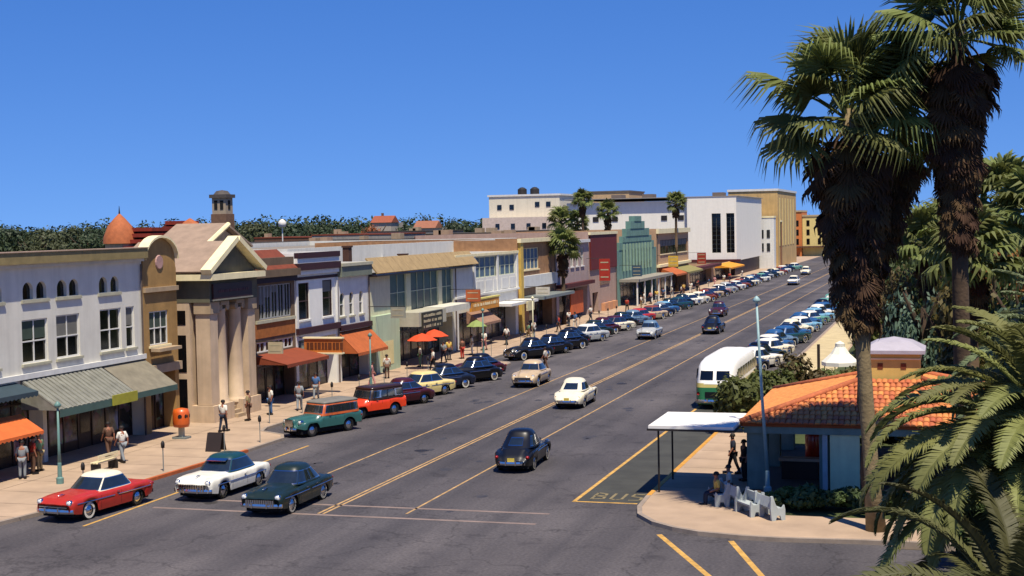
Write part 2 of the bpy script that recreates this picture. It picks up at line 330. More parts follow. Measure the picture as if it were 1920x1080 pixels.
def car(name, label, sp, paint, roof=None, group=None, white=True, extras=()):
    root = thing(name, label, 'car', group=group)
    car_body(sp).build('body', paint, root, True, slot=True)
    L = sp['L']/2; g = sp['gh']
    MB().box(-.72,.72,-L+.25,L-.25,.2,.62).build('chassis', DARK, root)
    g.shell().build('roof', roof or paint, root, True, slot=True)
    tr = MB()
    for nm, a0, a1, v0, v1 in sp['panes']:
        g.patch(MB(), a0, a1, v0, v1).build(nm, CARGLASS, root, True)
        da = 1.2 if abs(a0-a1) > 20 else .8
        g.patch(tr, a0-da, a1+da, v0-.07, v1+.06, .004)
    tr.build('window_trim', CHROME, root, True)
    add_wheels(root, sp, white)
    bumper(root, L, sp['w'][max(sp['w'])]*1.12, .46, 1, 'front_bumper'); bumper(root, -L, sp['w'][min(sp['w'])]*1.12, .46, -1, 'rear_bumper')
    fw = sp['grw']; z0, z1 = sp['grz']
    gb = MB().box(-fw, fw, L-.02, L+.012, z0, z1).build('grille', GRILLE, root); bars = MB()
    for k in range(sp.get('bars', 4)):
        z = z0+(z1-z0)*(k+.5)/sp.get('bars',4); bars.box(-fw*1.02, fw*1.02, L+.014, L+.04, z-.014, z+.014)
    if sp.get('teeth'):
        for k in range(sp['teeth']): bars.obox((fw*(-1+2*(k+.5)/sp['teeth']), L+.05, (z0+z1)/2), (.07,.06,(z1-z0)*1.1))
    bars.build('grille_bar', CHROME, gb)
    hx, hy, hz = sp['lamp']
    ring = None
    for s_ in (1,-1):
        if ring is None:
            ring = MB().lathe([(.1,-.2),(.125,-.02),(.12,.03),(.1,.035)], n=16, axis='Y').build('headlight', CHROME, root, True)
            MB().lathe([(.1,.03),(.07,.055),(.01,.065)], n=14, axis='Y').build('lens', LENS, ring, True); o = ring
        else: o = copy_tree(ring, root)
        o.location = (s_*hx, hy, hz)
    tx, ty, tz = sp['tail']
    tl = MB().lathe([(.075,-.05),(.07,.03),(.05,.06),(.01,.07)], n=12, axis='Y')
    for q in tl.v[:]: pass
    t0 = tl.build('tail_light', RED, root, True); t0.location = (tx,ty,tz); t0.rotation_euler = (0,0,math.pi)
    t1 = t0.copy(); COL.objects.link(t1); t1.location = (-tx,ty,tz)
    MB().box(-.16,.16,-L-.05,-L-.035,.54,.7).build('licence_plate', PLATE, root)
    st = MB()
    for s_ in (1,-1):
        for ya, yb in sp.get('strips', []):
            R = []
            for y in np.linspace(ya, yb, 12):
                x = ip(sp['w'], y)*1.0+.006; z = sp['sz']; R.append([(s_*x,y,z-.02),(s_*(x+.015),y,z),(s_*x,y,z+.02)])
            st.rings(R, False)
        for y in sp.get('handles', []): st.obox((s_*(ip(sp['w'],y)+.02), y, sp['sz']+.13), (.03,.15,.03))
    if st.v: st.build('chrome_strip', CHROME, root)
    dg = MB()
    for s_ in (1,-1):
        for y in sp.get('seams', []):
            x = ip(sp['w'],y)+.004; z1_ = ip(sp['zf'],y)*.9; dg.add([(s_*x*.985,y-.007,.36),(s_*x*.985,y+.007,.36),(s_*x,y+.007,z1_),(s_*x,y-.007,z1_)], [(0,1,2,3)])
    if dg.v: dg.build('door_seam', DARK, root)
    for fn in extras: fn(root, sp)
    return root
def hood_ornament(root, sp):
    L = sp['L']/2; z = ip(sp['zh'], L-.5); MB().tube([(0,L-.75,z+.01),(0,L-.5,z+.06),(0,L-.25,z+.05)], [.012,.03,.01], 6).build('bonnet_ornament', CHROME, root, True)
def visor(root, sp):
    g = sp['gh']; A = [62+56*i/12 for i in range(13)]; mb = MB()
    mb.rings([[g.at(a,.97,.01) for a in A], [(p[0],p[1]+.24,p[2]-.07) for p in (g.at(a,.97,.03) for a in A)]], False); mb.v += [(x,y,z+.025) for x,y,z in mb.v]
    n = 13; k = 26; mb.f += [tuple(i+k for i in f[::-1]) for f in mb.f] + [(n+i, n+i+1, n+i+1+k, n+i+k) for i in range(n-1)]
    mb.build('sun_visor', CHROME, root)
def FR(side, n, f0, f1, v0, v1, nm):        # pane given by fractions of the half width or half length
    def an(f):
        q = math.degrees(math.asin(min(1, abs(f))**(n/2))*(1 if f >= 0 else -1))
        return {'R': q, 'L': 180-q, 'F': 90-q, 'B': 270+q}[side]
    p, q = an(f0), an(f1); return (nm, min(p,q), max(p,q), v0, v1)
def PANES(n, front, rear, sides, v=(.1,.88)):
    o = [FR('F', n, a, b, v[0], v[1]+.02, 'windscreen') for a, b in front]+[FR('B', n, a, b, c, d, 'rear_window') for a, b, c, d in rear]
    return o+[FR(k, n, a, b, v[0], v[1], 'side_window') for k in 'RL' for a, b in sides]
P4 = PANES(4.2, [(-.84,.84)], [(-.74,.74,.12,.88)], [(.05,.78),(-.78,-.02)])
P4S = PANES(3.0, [(-.8,-.03),(.03,.8)], [(-.42,.42,.25,.76)], [(.06,.74),(-.72,0)], (.14,.84))
P2 = PANES(4.2, [(-.84,.84)], [(-.78,.78,.12,.88)], [(-.78,.78)])
SP50 = dict(L=5.0, wy=(1.47,-1.43), arch=(.44,.42), av=(.9,.72), track=.75,
    w={-2.5:.74,-2.38:.86,-2:.93,-1:.955,0:.96,1:.955,1.9:.93,2.35:.88,2.5:.78}, zf={-2.5:.74,-2.38:.88,-2.1:.95,-1.2:.95,0:.95,1:.94,1.9:.92,2.3:.88,2.44:.8,2.5:.72},
    zh={-2.5:.72,-2.35:.88,-1.9:.98,-1.2:1.03,0:1.02,1:1.02,1.8:.98,2.3:.88,2.5:.72}, hw={-2.5:.6,0:.74,1:.66,2.5:.58}, zb={-2.5:.42,-2.2:.34,-1.8:.28,1.8:.27,2.2:.33,2.5:.4},
    gh=GH(.97,1.45,1.61,-1.62,1.02,-1.12,.42,.84,.65,4.2), panes=P4, grw=.66, grz=(.5,.66), bars=2, lamp=(.7,2.44,.77), tail=(.76,-2.46,.74), strips=[(-2.2,-.1),(.1,2.2)], sz=.72, handles=(-.55,.35), seams=(-1.15,-.12,.86))
SPRED = dict(SP50, panes=P2, gh=GH(.96,1.43,1.58,-1.4,.95,-.95,.35,.83,.64,4.2), seams=(-.3,.88), handles=(-.1,))
SPBUI = dict(SP50, panes=P2, teeth=11, bars=1, grz=(.46,.7), grw=.6, valley=.03, zf={**SP50['zf'],1.9:.95,2.3:.93,2.44:.84}, gh=GH(.98,1.47,1.63,-1.5,1.0,-1.0,.4,.84,.64,4.2), strips=[(-1.9,2.0)], sz=.66, seams=(-.3,.88), handles=(-.1,))
SPMER = dict(SP50, valley=.05, zh={-2.5:.66,-2.3:.84,-1.9:1.0,-1.2:1.06,0:1.04,1:1.07,1.7:1.05,2.2:.95,2.5:.72}, hw={-2.5:.5,0:.74,1:.52,2.5:.42}, zf={**SP50['zf'],1:.93,1.9:.92,2.3:.88},
    gh=GH(.99,1.49,1.68,-1.75,.95,-1.02,.36,.82,.62,3.4), panes=PANES(3.4,[(-.82,.82)],[(-.6,.6,.2,.84)],[(.05,.76),(-.76,-.02)]), teeth=13, bars=1, grz=(.44,.68), grw=.6)
SP40 = dict(L=4.85, wy=(1.42,-1.38), arch=(.46,.44), av=(.92,.55), track=.73, valley=.12, flare=.08,
    w={-2.42:.55,-2.25:.76,-1.8:.9,-1.2:.92,-.6:.88,0:.87,.7:.88,1.3:.92,1.9:.9,2.25:.8,2.42:.6}, zf={-2.42:.5,-2.25:.7,-1.8:.9,-1.2:.94,-.6:.92,0:.96,.7:.93,1.3:.94,1.9:.88,2.25:.74,2.42:.54},
    zh={-2.42:.52,-2.25:.74,-1.8:1.02,-1.2:1.16,0:1.1,.9:1.12,1.6:1.1,2.1:1.0,2.32:.84,2.42:.6}, hw={-2.42:.35,-1.8:.55,-1:.72,0:.8,.8:.62,1.5:.42,2.42:.28}, zb={-2.42:.36,-2.1:.3,2.1:.3,2.42:.36},
    gh=GH(1.04,1.52,1.74,-1.75,.82,-.92,.32,.78,.6,3.0), panes=P4S, grw=.3, grz=(.46,.9), bars=7, lamp=(.66,2.2,.76), tail=(.7,-2.25,.7), strips=[(-.9,1.0)], sz=.8, handles=(-.45,.3), seams=(-1.0,-.08,.8))
SPCRM = dict(SP40, L=4.95, valley=.06, w={-2.47:.62,-2.3:.82,-1.8:.93,-1.2:.95,0:.93,1.3:.94,1.9:.92,2.3:.82,2.47:.64}, zf={-2.47:.56,-2.3:.76,-1.8:.93,0:.96,1.3:.95,1.9:.9,2.3:.78,2.47:.58},
    zh={-2.47:.54,-2.3:.76,-1.8:1.0,-1.2:1.1,0:1.06,1:1.1,1.6:1.07,2.1:.97,2.36:.84,2.47:.6}, grw=.55, grz=(.46,.72), bars=3)
SPCRM['gh'] = GH(1.02,1.5,1.7,-1.65,.85,-.9,.34,.8,.62,3.2); SPCRM['panes'] = PANES(3.2,[(-.8,-.03),(.03,.8)],[(-.55,.55,.22,.8)],[(.06,.74),(-.74,0)],(.14,.84))
# boxy station wagon with separate wings
SPWAG = dict(L=4.5, wy=(1.33,-1.33), arch=(.47,.47), av=(.95,.9), track=.7, valley=.16, flare=.0,
    w={-2.25:.84,-1.5:.86,0:.86,.55:.86,.7:.87,1.33:.9,1.85:.9,2.0:.86,2.12:.5,2.25:.42}, zf={-2.25:1.04,-1:1.04,.5:1.04,.7:.95,.9:.86,1.8:.86,2.0:.78,2.12:.6,2.25:.56},
    zh={-2.25:1.06,0:1.06,.6:1.1,1.8:1.06,2.2:1.02,2.25:.98}, hw={-2.25:.76,.5:.76,.75:.52,2.25:.38}, zb={-2.25:.44,2:.44,2.1:.5,2.25:.5},
    gh=GH(1.05,1.66,1.76,-2.22,.62,-2.16,.4,.84,.76,9.0,), panes=PANES(9.0,[(-.86,-.04),(.04,.86)],[(-.8,.8,.14,.86)],[(.52,.86),(.1,.42),(-.38,.02),(-.86,-.48)],(.22,.76)),
    grw=.3, grz=(.56,.96), bars=9, lamp=(.58,2.02,.82), tail=(.78,-2.24,.8), strips=[], sz=.9, handles=(.1,), seams=(-.95,-.3,.58))
def P(n, h, rough=.28): return mat('paint '+n, h, rough+.08, 0, var=.13, scale=2.2, coat=.3, spec=.4)
PC = {k: P(k, v) for k, v in dict(red='#a5281a', cream='#d9d0b4', white='#d8d4c6', teal='#2c5753', dkgreen='#16241f', black='#0a0a0b', bluegrey='#5d7488', blue='#27507e', ltblue='#6f9cb4', maroon='#3d1216', beige='#b29c7c', yellow='#cdb878', grey='#6f7274', silver='#a3a4a0', orangered='#d23a14', wood='#2f1a10', seagreen='#5d8f7d', navy='#141c2e', tealroof='#173a3c', rust='#7a3a1c', pink='#b58478').items()}
def head(dx, dy): return math.atan2(-dx, dy)
car('red_car', 'red two-door hardtop with cream roof and whitewalls, nearest to the left pavement corner', SPRED, PC['red'], PC['cream'], extras=(hood_ornament,)).location = (-32.35,49.35,0)
o = [x for x in COL.objects if x.name == 'red_car'][0]; o.rotation_euler[2] = head(-.33,-2.7)
o = car('white_car', 'white hardtop with dark green roof and toothy chrome grille, behind the red car', SPBUI, PC['white'], PC['tealroof'], extras=(hood_ornament,visor)); o.location = (-29.35,54.2,0); o.rotation_euler[2] = head(-.05,-1)
o = car('dark_green_sedan', 'dark green sedan with chrome grille rolling towards the crossing beside the white car', SPMER, PC['dkgreen'], extras=(hood_ornament,)); o.location = (-25.25,51.9,0); o.rotation_euler[2] = head(0,-1)
proto40 = car('black_car', 'black rounded sedan driving away up the street, alone nearest the crossing', SP40, PC['black']); o = proto40; o.location = (-18.75,62.9,0); o.rotation_euler[2] = head(-.06,1)
protoC = car('cream_car', 'cream rounded sedan driving away on the centre line', SPCRM, PC['cream']); o = protoC; o.location = (-21.8,84.6,0); o.rotation_euler[2] = head(-.02,1)
o = copy_tree(protoC); o.name = 'beige_car'; o['label'] = 'beige sedan coming towards the camera left of the cream sedan'; o.location = (-27.6,95,0); o.rotation_euler[2] = head(.02,-1); repaint(o, dict(body=PC['beige'], roof=PC['beige']))
o = copy_tree(protoC); o.name = 'grey_car'; o['label'] = 'grey sedan coming down the street beside the long row of dark parked cars'; o.location = (-27.35,134.6,0); o.rotation_euler[2] = head(0,-1); repaint(o, dict(body=PC['silver'], roof=PC['bluegrey']))
o = copy_tree(proto40); o.name = 'dark_car'; o['label'] = 'very dark rounded sedan driving away beside the centre line further up than the cream one'; o.location = (-22.3,141.2,0); o.rotation_euler[2] = head(0,1)
o = copy_tree(proto40); o.name = 'dark_car'; o['label'] = 'dark maroon sedan with bright headlamps coming on behind the very dark sedan'; o.location = (-25.6,166,0); o.rotation_euler[2] = head(0,-1); repaint(o, dict(body=PC['maroon'], roof=PC['maroon']))
proto50 = car('parked_car', '', SP50, PC['navy'])
o = copy_tree(proto50); o.name = 'white_car'; o['label'] = 'white sedan coming down the middle of the road far up the street'; o.location = (-25.2,246,0); o.rotation_euler[2] = head(0,-1); repaint(o, dict(body=PC['white'], roof=PC['cream']))
o = copy_tree(protoC); o.name = 'cream_car'; o['label'] = 'pale cream car far up the street beyond the white sedan'; o.location = (-27.4,291,0); o.rotation_euler[2] = head(0,-1)
# teal wagon with orange-tinted cabin, red wagon with dark wood sides
ORANGEW = mat('varnished orange wood', '#b0552a', .45, var=.3, scale=3); DKWOOD = mat('dark wood panel', '#2e1b12', .5, var=.3, scale=4)
wag = car('station_wagon', 'teal station wagon with orange wooden upper body, nose to the left kerb', SPWAG, PC['teal'], ORANGEW, white=False)
wag.location = (-32.5,70.9,0); wag.rotation_euler[2] = head(-.42,-1)
g = SPWAG['gh']; mb = MB(); mb.rings([[ (p[0]*1.02,(p[1]+.78)*1.02-.78,p[2]+dz) for p in (g.at(a,1,0) for a in range(0,360,6))] for dz in (-.03,.02)], True); mb2 = MB()
A = list(range(0,360,6)); Rr = [[(g.at(a,1)[0]*k,(g.at(a,1)[1]+.88)*k-.88,g.z1+zz) for a in A] for k,zz in ((1.02,-.03),(1.025,.03),(.9,.1),(.6,.135),(.05,.14))]
MB().rings(Rr, True, True, True).build('roof_panel', mat('grey roof paint', '#6d6a62', .6), wag, True)
w2 = copy_tree(wag); w2.name = 'red_wagon'; w2['label'] = 'bright red wagon with dark wooden upper body parked behind the teal wagon'; w2.location = (-32.5,77.6,0); w2.rotation_euler[2] = head(-.45,-1)
repaint(w2, dict(body=PC['orangered'], roof=DKWOOD, roof_panel=PC['wood']))
# the long rows of parked cars
LROW = [(82.6,'c','maroon','maroon'),(87.4,'5','yellow','yellow'),(91.6,'c','navy','black'),(95.8,'4','black','black'),(99.8,'4','maroon','black'),
 (113.2,'4','black','black'),(117.3,'c','black','black'),(121.4,'4','black','black'),(125.6,'4','black','black'),(129.8,'5','silver','white'),(134.0,'c','dkgreen','dkgreen'),(138.2,'4','maroon','maroon'),(142.5,'5','cream','maroon'),
 (147,'4','black','dkgreen'),(151.4,'c','bluegrey','bluegrey'),(155.8,'5','red','red'),(160.2,'5','beige','rust'),(164.6,'c','navy','grey'),(169,'5','blue','ltblue'),(173.4,'4','dkgreen','dkgreen'),(178,'5','tealroof','tealroof'),(182.4,'4','black','dkgreen'),(186.8,'5','white','cream'),
 (191.2,'c','cream','cream'),(195.6,'4','rust','rust'),(200,'c','maroon','maroon'),(204.4,'5','beige','beige'),(209,'4','black','black'),(213.5,'5','pink','white'),(218,'c','silver','silver'),(222.5,'4','maroon','maroon'),(227,'5','white','white'),(232,'c','rust','rust'),(237,'4','black','black'),(242,'5','cream','cream'),(247,'c','bluegrey','bluegrey'),(252,'4','maroon','maroon'),(257,'5','white','seagreen'),(263,'c','black','black'),(269,'5','silver','white'),(276,'4','dkgreen','dkgreen'),(283,'5','cream','cream'),(290,'c','rust','rust'),(298,'5','white','white'),(307,'4','black','black'),(316,'5','seagreen','white')]
WORD = dict(dkgreen='dark green', bluegrey='blue-grey', ltblue='light blue', navy='dark blue', tealroof='dark teal', orangered='red', seagreen='sea green', rust='rusty brown')
ORD = ['first','second','third','fourth','fifth','sixth','seventh','eighth','ninth','tenth','eleventh','twelfth','thirteenth','fourteenth','fifteenth','sixteenth','seventeenth','eighteenth','nineteenth','twentieth']+['twenty-'+x for x in ['first','second','third','fourth','fifth','sixth','seventh','eighth','ninth']]+['thirtieth']+['thirty-'+x for x in ['first','second','third','fourth','fifth','sixth','seventh','eighth','ninth']]+['fortieth','forty-first','forty-second','forty-third','forty-fourth']
PROTO = {'5': proto50, '4': proto40, 'c': protoC}
KIND = {'5': 'long sedan', '4': 'rounded sedan', 'c': 'smooth sedan'}
def park(row, x, dx, dy, side, ref, grp, n0=0):
    for i, (y, k, b, r) in enumerate(row):
        w = WORD.get(b, b); rf = '' if r == b else ', '+WORD.get(r, r)+' roof'
        lb = '%s %s%s, %s car %s' % (w, KIND[k], rf, ORD[i-n0 if i >= n0 else i], ref if i >= n0 else 'up from the red wagon')
        if k == '5' and 'p5' not in USED: USED.add('p5'); o = proto50; o['label'] = lb; o['group'] = grp
        else: o = copy_tree(PROTO[k]); o['label'] = lb; o['group'] = grp
        if o is not proto50: o.name = 'parked_car'
        j = random.uniform(-.1,.1); o.location = (x+random.uniform(-.4,.4), y+random.uniform(-.35,.35), 0); o.rotation_euler = (0,0,head(dx+j,dy)); s = random.uniform(.96,1.02); o.scale = (s,s,s*random.uniform(.98,1.03))
        repaint(o, dict(body=PC[b], roof=PC[r]))
park(LROW, -32.7, -.5, -1, 'left', 'past the left pavement bulge', 'cars parked nose-in along the left kerb', 5)
RROW = [(103.5,'4','navy','navy'),(107.6,'5','white','white'),(111.8,'c','dkgreen','black'),(116,'5','cream','white'),(120.2,'5','blue','white'),(124.4,'c','bluegrey','blue'),(128.6,'5','tealroof','blue'),(133,'5','blue','navy'),(137.4,'c','cream','cream'),(141.8,'5','ltblue','white'),(146.4,'4','blue','blue'),(151,'5','seagreen','white'),(155.6,'5','ltblue','ltblue'),(160.2,'c','white','white'),(165,'5','blue','blue'),(170,'4','black','black'),(175,'5','seagreen','seagreen'),(180,'c','ltblue','white'),(186,'5','white','cream'),(192,'5','bluegrey','bluegrey'),(199,'c','seagreen','white'),(206,'5','ltblue','ltblue'),(214,'4','navy','navy'),(222,'5','white','white'),(231,'c','silver','silver'),(240,'5','seagreen','seagreen'),(250,'4','black','black'),(262,'5','cream','cream'),(275,'c','blue','blue'),(290,'5','white','white')]
park(RROW, -13.9, .52, 1, 'right', 'past the bus, right row', 'cars parked nose-in along the right kerb', 0)
# ------------------------------------------------------------------ bus
bus = thing('bus', 'streamlined bus with white roof and green body seen from behind at the right kerb', 'bus', (-13.15,88.6,0))
BW = mat('bus white', '#e8e5dc', .4, var=.06, coat=.3); BG = mat('bus green', '#2c7349', .35, var=.1, coat=.4); BY = mat('bus cream band', '#b8a860', .4, coat=.3)
gl = GH(.45,1.3,1.3,-5.3,5.3,-5.3,5.3,1.27,1.27,7); gm = GH(1.3,1.55,1.55,-5.3,5.3,-5.25,5.25,1.275,1.26,7)
N = 56; A = [360*i/N for i in range(N)]
MB().rings([[gl.at(a,v) for a in A] for v in (-.15,0,.5,1)], True, True).build('lower_body', BG, bus, True)
MB().rings([[gm.at(a,v) for a in A] for v in (0,.02,.98,1)], True).build('cream_band', BY, bus, True)
gu = GH(1.55,2.45,3.05,-5.25,5.25,-4.9,5.1,1.26,1.17,6); gu.shell(N).build('roof', BW, bus, True)
for a0, a1 in ((-.7,-.08),(.08,.7)): q = FR('B',6,a0,a1,0,0,''); gu.patch(MB(), q[1], q[2], .2, .78).build('rear_window', GLASS, bus, True)
for s_ in range(2):
    for k in range(8):
        yc = -4.1+k*1.07
        mb = MB(); x = 1 if s_ else -1
        q0, q1 = 1.262-.09*.15+.01, 1.262-.09*.78+.008
        mb.add([(x*q0,yc,1.7),(x*q0,yc+.9,1.7),(x*q1,yc+.9,2.28),(x*q1,yc,2.28)], [(0,1,2,3)]).build('side_window', GLASS, bus)
for a0, a1 in ((-.8,-.03),(.03,.8)): q = FR('F',6,a0,a1,0,0,''); gu.patch(MB(), q[1], q[2], .1, .85).build('windscreen', GLASS, bus, True)
bumper(bus, -5.32, 1.15, .5, -1, 'rear_bumper', .3, .1)
MB().box(-.55,.55,-5.33,-5.3,.7,1.05).build('engine_grille', GRILLE, bus)
for x in (-.95,.95): MB().lathe([(.09,0),(.08,.03),(.01,.05)], (0,0,0), 12, 'Y').build('tail_light', RED, bus).location = (x,-5.27,.95)
for x in (-1.0,1.0):
    for y in (-3.0,3.2): w = MB().lathe([(.2,-.14),(.46,-.14),(.5,-.1),(.5,.1),(.46,.14),(.2,.14),(.02,.1)], n=20, axis='X').build('wheel', RUBBER, bus, True); w.location = (x,y,.5); w.rotation_euler = (0,0,0 if x > 0 else math.pi)
for y in (-3.0,3.2):
    for x in (-1.285,1.285): MB().lathe([(.02,0),(.58,0)], n=20, axis='X').build('wheel_arch', DARK, bus).location = (x,y,.5)
# ------------------------------------------------------------------ buildings of the left side
XF = -41.3
def facade_wall(mb, x, y0, y1, z0, z1, ops, th=.25):
    ys = sorted({y0,y1}|{v for o in ops for v in o[:2]}); zs = sorted({z0,z1}|{v for o in ops for v in o[2:4]})
    for i in range(len(ys)-1):
        for j in range(len(zs)-1):
            yc, zc = (ys[i]+ys[i+1])/2, (zs[j]+zs[j+1])/2
            if not any(o[0] < yc < o[1] and o[2] < zc < o[3] for o in ops): mb.poly([(x,ys[i],zs[j]),(x,ys[i+1],zs[j]),(x,ys[i+1],zs[j+1]),(x,ys[i],zs[j+1])])
    for o in ops:
        a,b,c,d = o[:4]; q = x-(o[4] if len(o) > 4 else th)
        mb.poly([(x,a,c),(q,a,c),(q,a,d),(x,a,d)][::-1]); mb.poly([(x,b,c),(q,b,c),(q,b,d),(x,b,d)]); mb.poly([(x,a,d),(q,a,d),(q,b,d),(x,b,d)][::-1])
        if c > .05: mb.poly([(x,a,c),(q,a,c),(q,b,c),(x,b,c)])
        if len(o) > 4: mb.poly([(q,a,c),(q,b,c),(q,b,d),(q,a,d)])
WR = random.Random(33); BLINDS = [mat('cream blind','#8d8668',.8), mat('green blind','#39463a',.8), mat('grey blind','#6a6860',.8)]
def shopglass(nm, sc, k, hue):          # goods and reflections seen dimly behind plate glass
    m = mat(nm, '#1a1614', .14, var=.5, scale=.9, spec=.45); n = m.node_tree; L = n.links; b = n.nodes['Principled BSDF']
    tc = n.nodes['Texture Coordinate']; v = n.nodes.new('ShaderNodeTexVoronoi'); v.inputs['Scale'].default_value = sc; v.inputs['Randomness'].default_value = .8; L.new(tc.outputs['Object'], v.inputs['Vector'])
    h = n.nodes.new('ShaderNodeHueSaturation'); h.inputs['Saturation'].default_value = .55; h.inputs['Value'].default_value = k; h.inputs['Hue'].default_value = hue; L.new(v.outputs['Color'], h.inputs['Color'])
    g = n.nodes.new('ShaderNodeTexNoise'); g.inputs['Scale'].default_value = .9; L.new(tc.outputs['Object'], g.inputs['Vector']); r = n.nodes.new('ShaderNodeMapRange'); r.inputs[1].default_value = .42; r.inputs[2].default_value = .62; L.new(g.outputs['Fac'], r.inputs[0])
    mx = n.nodes.new('ShaderNodeMix'); mx.data_type = 'RGBA'; mx.inputs[6].default_value = (.01,.009,.008,1); L.new(r.outputs[0], mx.inputs[0]); L.new(h.outputs[0], mx.inputs[7]); L.new(mx.outputs[2], b.inputs['Base Color']); return m
SHOPS = [shopglass('shop window goods %d' % i, s, k, h) for i,(s,k,h) in enumerate(((2.2,.3,.5),(3.4,.2,.45),(1.4,.35,.55),(2.8,.12,.5)))]
ROOFM = mat('gravel roof', '#7d7468', .95, var=.3, scale=.4); ROOFD = mat('dark tar roof', '#3d3834', .95, var=.35, scale=.4)
def building(name, label, y0, y1, z1, m, ops=(), depth=22, x=XF, cat='building', roofm=None, side=None, par=.5):
    root = thing(name, label, cat, (x,(y0+y1)/2,0), world=True); y0 += .01; y1 -= .01
    mb = MB(); facade_wall(mb, x, y0, y1, 0, z1, ops); q = x-depth; e = .28
    for yy, s in ((y0,1),(y1,-1)):
        mb.poly([(q,yy,0),(x,yy,0),(x,yy,z1),(q,yy,z1)][::s]); mb.poly([(q,yy+s*e,z1-par-.05),(x-e,yy+s*e,z1-par-.05),(x-e,yy+s*e,z1),(q,yy+s*e,z1)][::-s])
    mb.poly([(q,y0,0),(q,y1,0),(q,y1,z1),(q,y0,z1)][::-1])
    for a,b,c,d in ((q,x,y0,y0+e),(q,x,y1-e,y1)): mb.poly([(a,c,z1),(b,c,z1),(b,d,z1),(a,d,z1)])
    mb.poly([(x-e,y0+e,z1),(x,y0+e,z1),(x,y1-e,z1),(x-e,y1-e,z1)]); mb.poly([(x-e,y0+e,z1-par-.05),(x-e,y1-e,z1-par-.05),(x-e,y1-e,z1),(x-e,y0+e,z1)][::-1])
    mb.build('wall', m, root)
    MB().box(q+.3, x-e-.005, y0+e+.005, y1-e-.005, z1-par-.25, z1-par).build('roof', roofm or ROOFM, root)
    return root
def window(root, x, y0, y1, z0, z1, fm, nv=1, nh=1, sill=None, gm=None, b=.07, d=.14):
    f = MB(); xa, xb = x-d, x-d+.07
    f.box(xa,xb,y0,y0+b,z0,z1); f.box(xa,xb,y1-b,y1,z0,z1); f.box(xa,xb,y0+b,y1-b,z0,z0+b); f.box(xa,xb,y0+b,y1-b,z1-b,z1)
    for k in range(1,nv): y = y0+(y1-y0)*k/nv; f.box(xa+.01,xb-.01,y-.03,y+.03,z0+b,z1-b)
    for k in range(1,nh): z = z0+(z1-z0)*k/nh; f.box(xa+.015,xb-.005,y0+b,y1-b,z-.03,z+.03)
    w = f.build('window', fm, root)
    MB().box(xa-.03,xa+.008,y0+.01,y1-.01,z0+.01,z1-.01).build('pane', gm or GLASS, w)
    if gm is None and z1-z0 > 1.2 and WR.random() < .6:
        hb = (z1-z0)*WR.uniform(.18,.55); MB().box(xa+.012,xa+.03,y0+b,y1-b,z1-b-hb,z1-b).build('blind', WR.choice(BLINDS), w)
    if sill: MB().box(x+.003,x+.12,y0-.12,y1+.12,z0-.13,z0-.01).build('sill', sill, w)
    return w
def arch_fill(mb, x, y0, y1, zs, z1, th=.2, n=8):        # spandrels that turn a square opening into an arched one
    yc, r = (y0+y1)/2, (y1-y0)/2
    for s in (-1,1):
        arc = [(yc+s*r*math.cos(math.pi/2*k/n), zs+(z1-zs)*math.sin(math.pi/2*k/n)) for k in range(n+1)]
        pts = arc+[(yc+s*r, z1)]
        P_ = [(x+.003,y,z) for y,z in pts]
        if newell([Vector(q) for q in P_]).x < 0: P_ = P_[::-1]
        mb.slab(P_, th)
def storefront(root, x, y0, y1, h, fm, n=4, rec=.9, bulk=None, door=True):
    q = x-rec; s = thing_part = None
    f = MB(); f.box(q+.02,q+.14,y0,y1,h-.75,h-.65); f.box(q+.02,q+.14,y0,y1,h-.1,h)
    w = (y1-y0)/n
    for k in range(n+1): y = min(max(y0+k*w,y0+.05),y1-.05); f.box(q+.03,q+.13,y-.05,y+.05,.12,h-.1)
    s = f.build('shop_front', fm, root); dk = n//2
    for k in range(n):
        a, b = y0+k*w+.06, y0+(k+1)*w-.06
        if k == dk and door:
            d = MB().box(q+.03,q+.08,a,b,.13,h-.78); d.build('door', mat('shop door', '#3c2a1c', .5, var=.3, scale=2), s)
            MB().box(q+.085,q+.1,a+.15,b-.15,.9,h-.95).build('door_pane', GLASSB, s)
        else:
            MB().box(q+.04,q+.1,a-.01,b+.01,.13,.6).build('bulkhead', bulk or DARKTILE, s)
            MB().box(q+.06,q+.09,a,b,.6,h-.76).build('pane', SHOPS[(k*7+int(y0))%4], s)
        MB().box(q+.06,q+.09,a,b,h-.64,h-.11).build('transom_pane', SHOPS[(k+1)%4], s)
    return s
DARKTILE = mat('dark shop tile', '#2a1f1c', .35, var=.3)
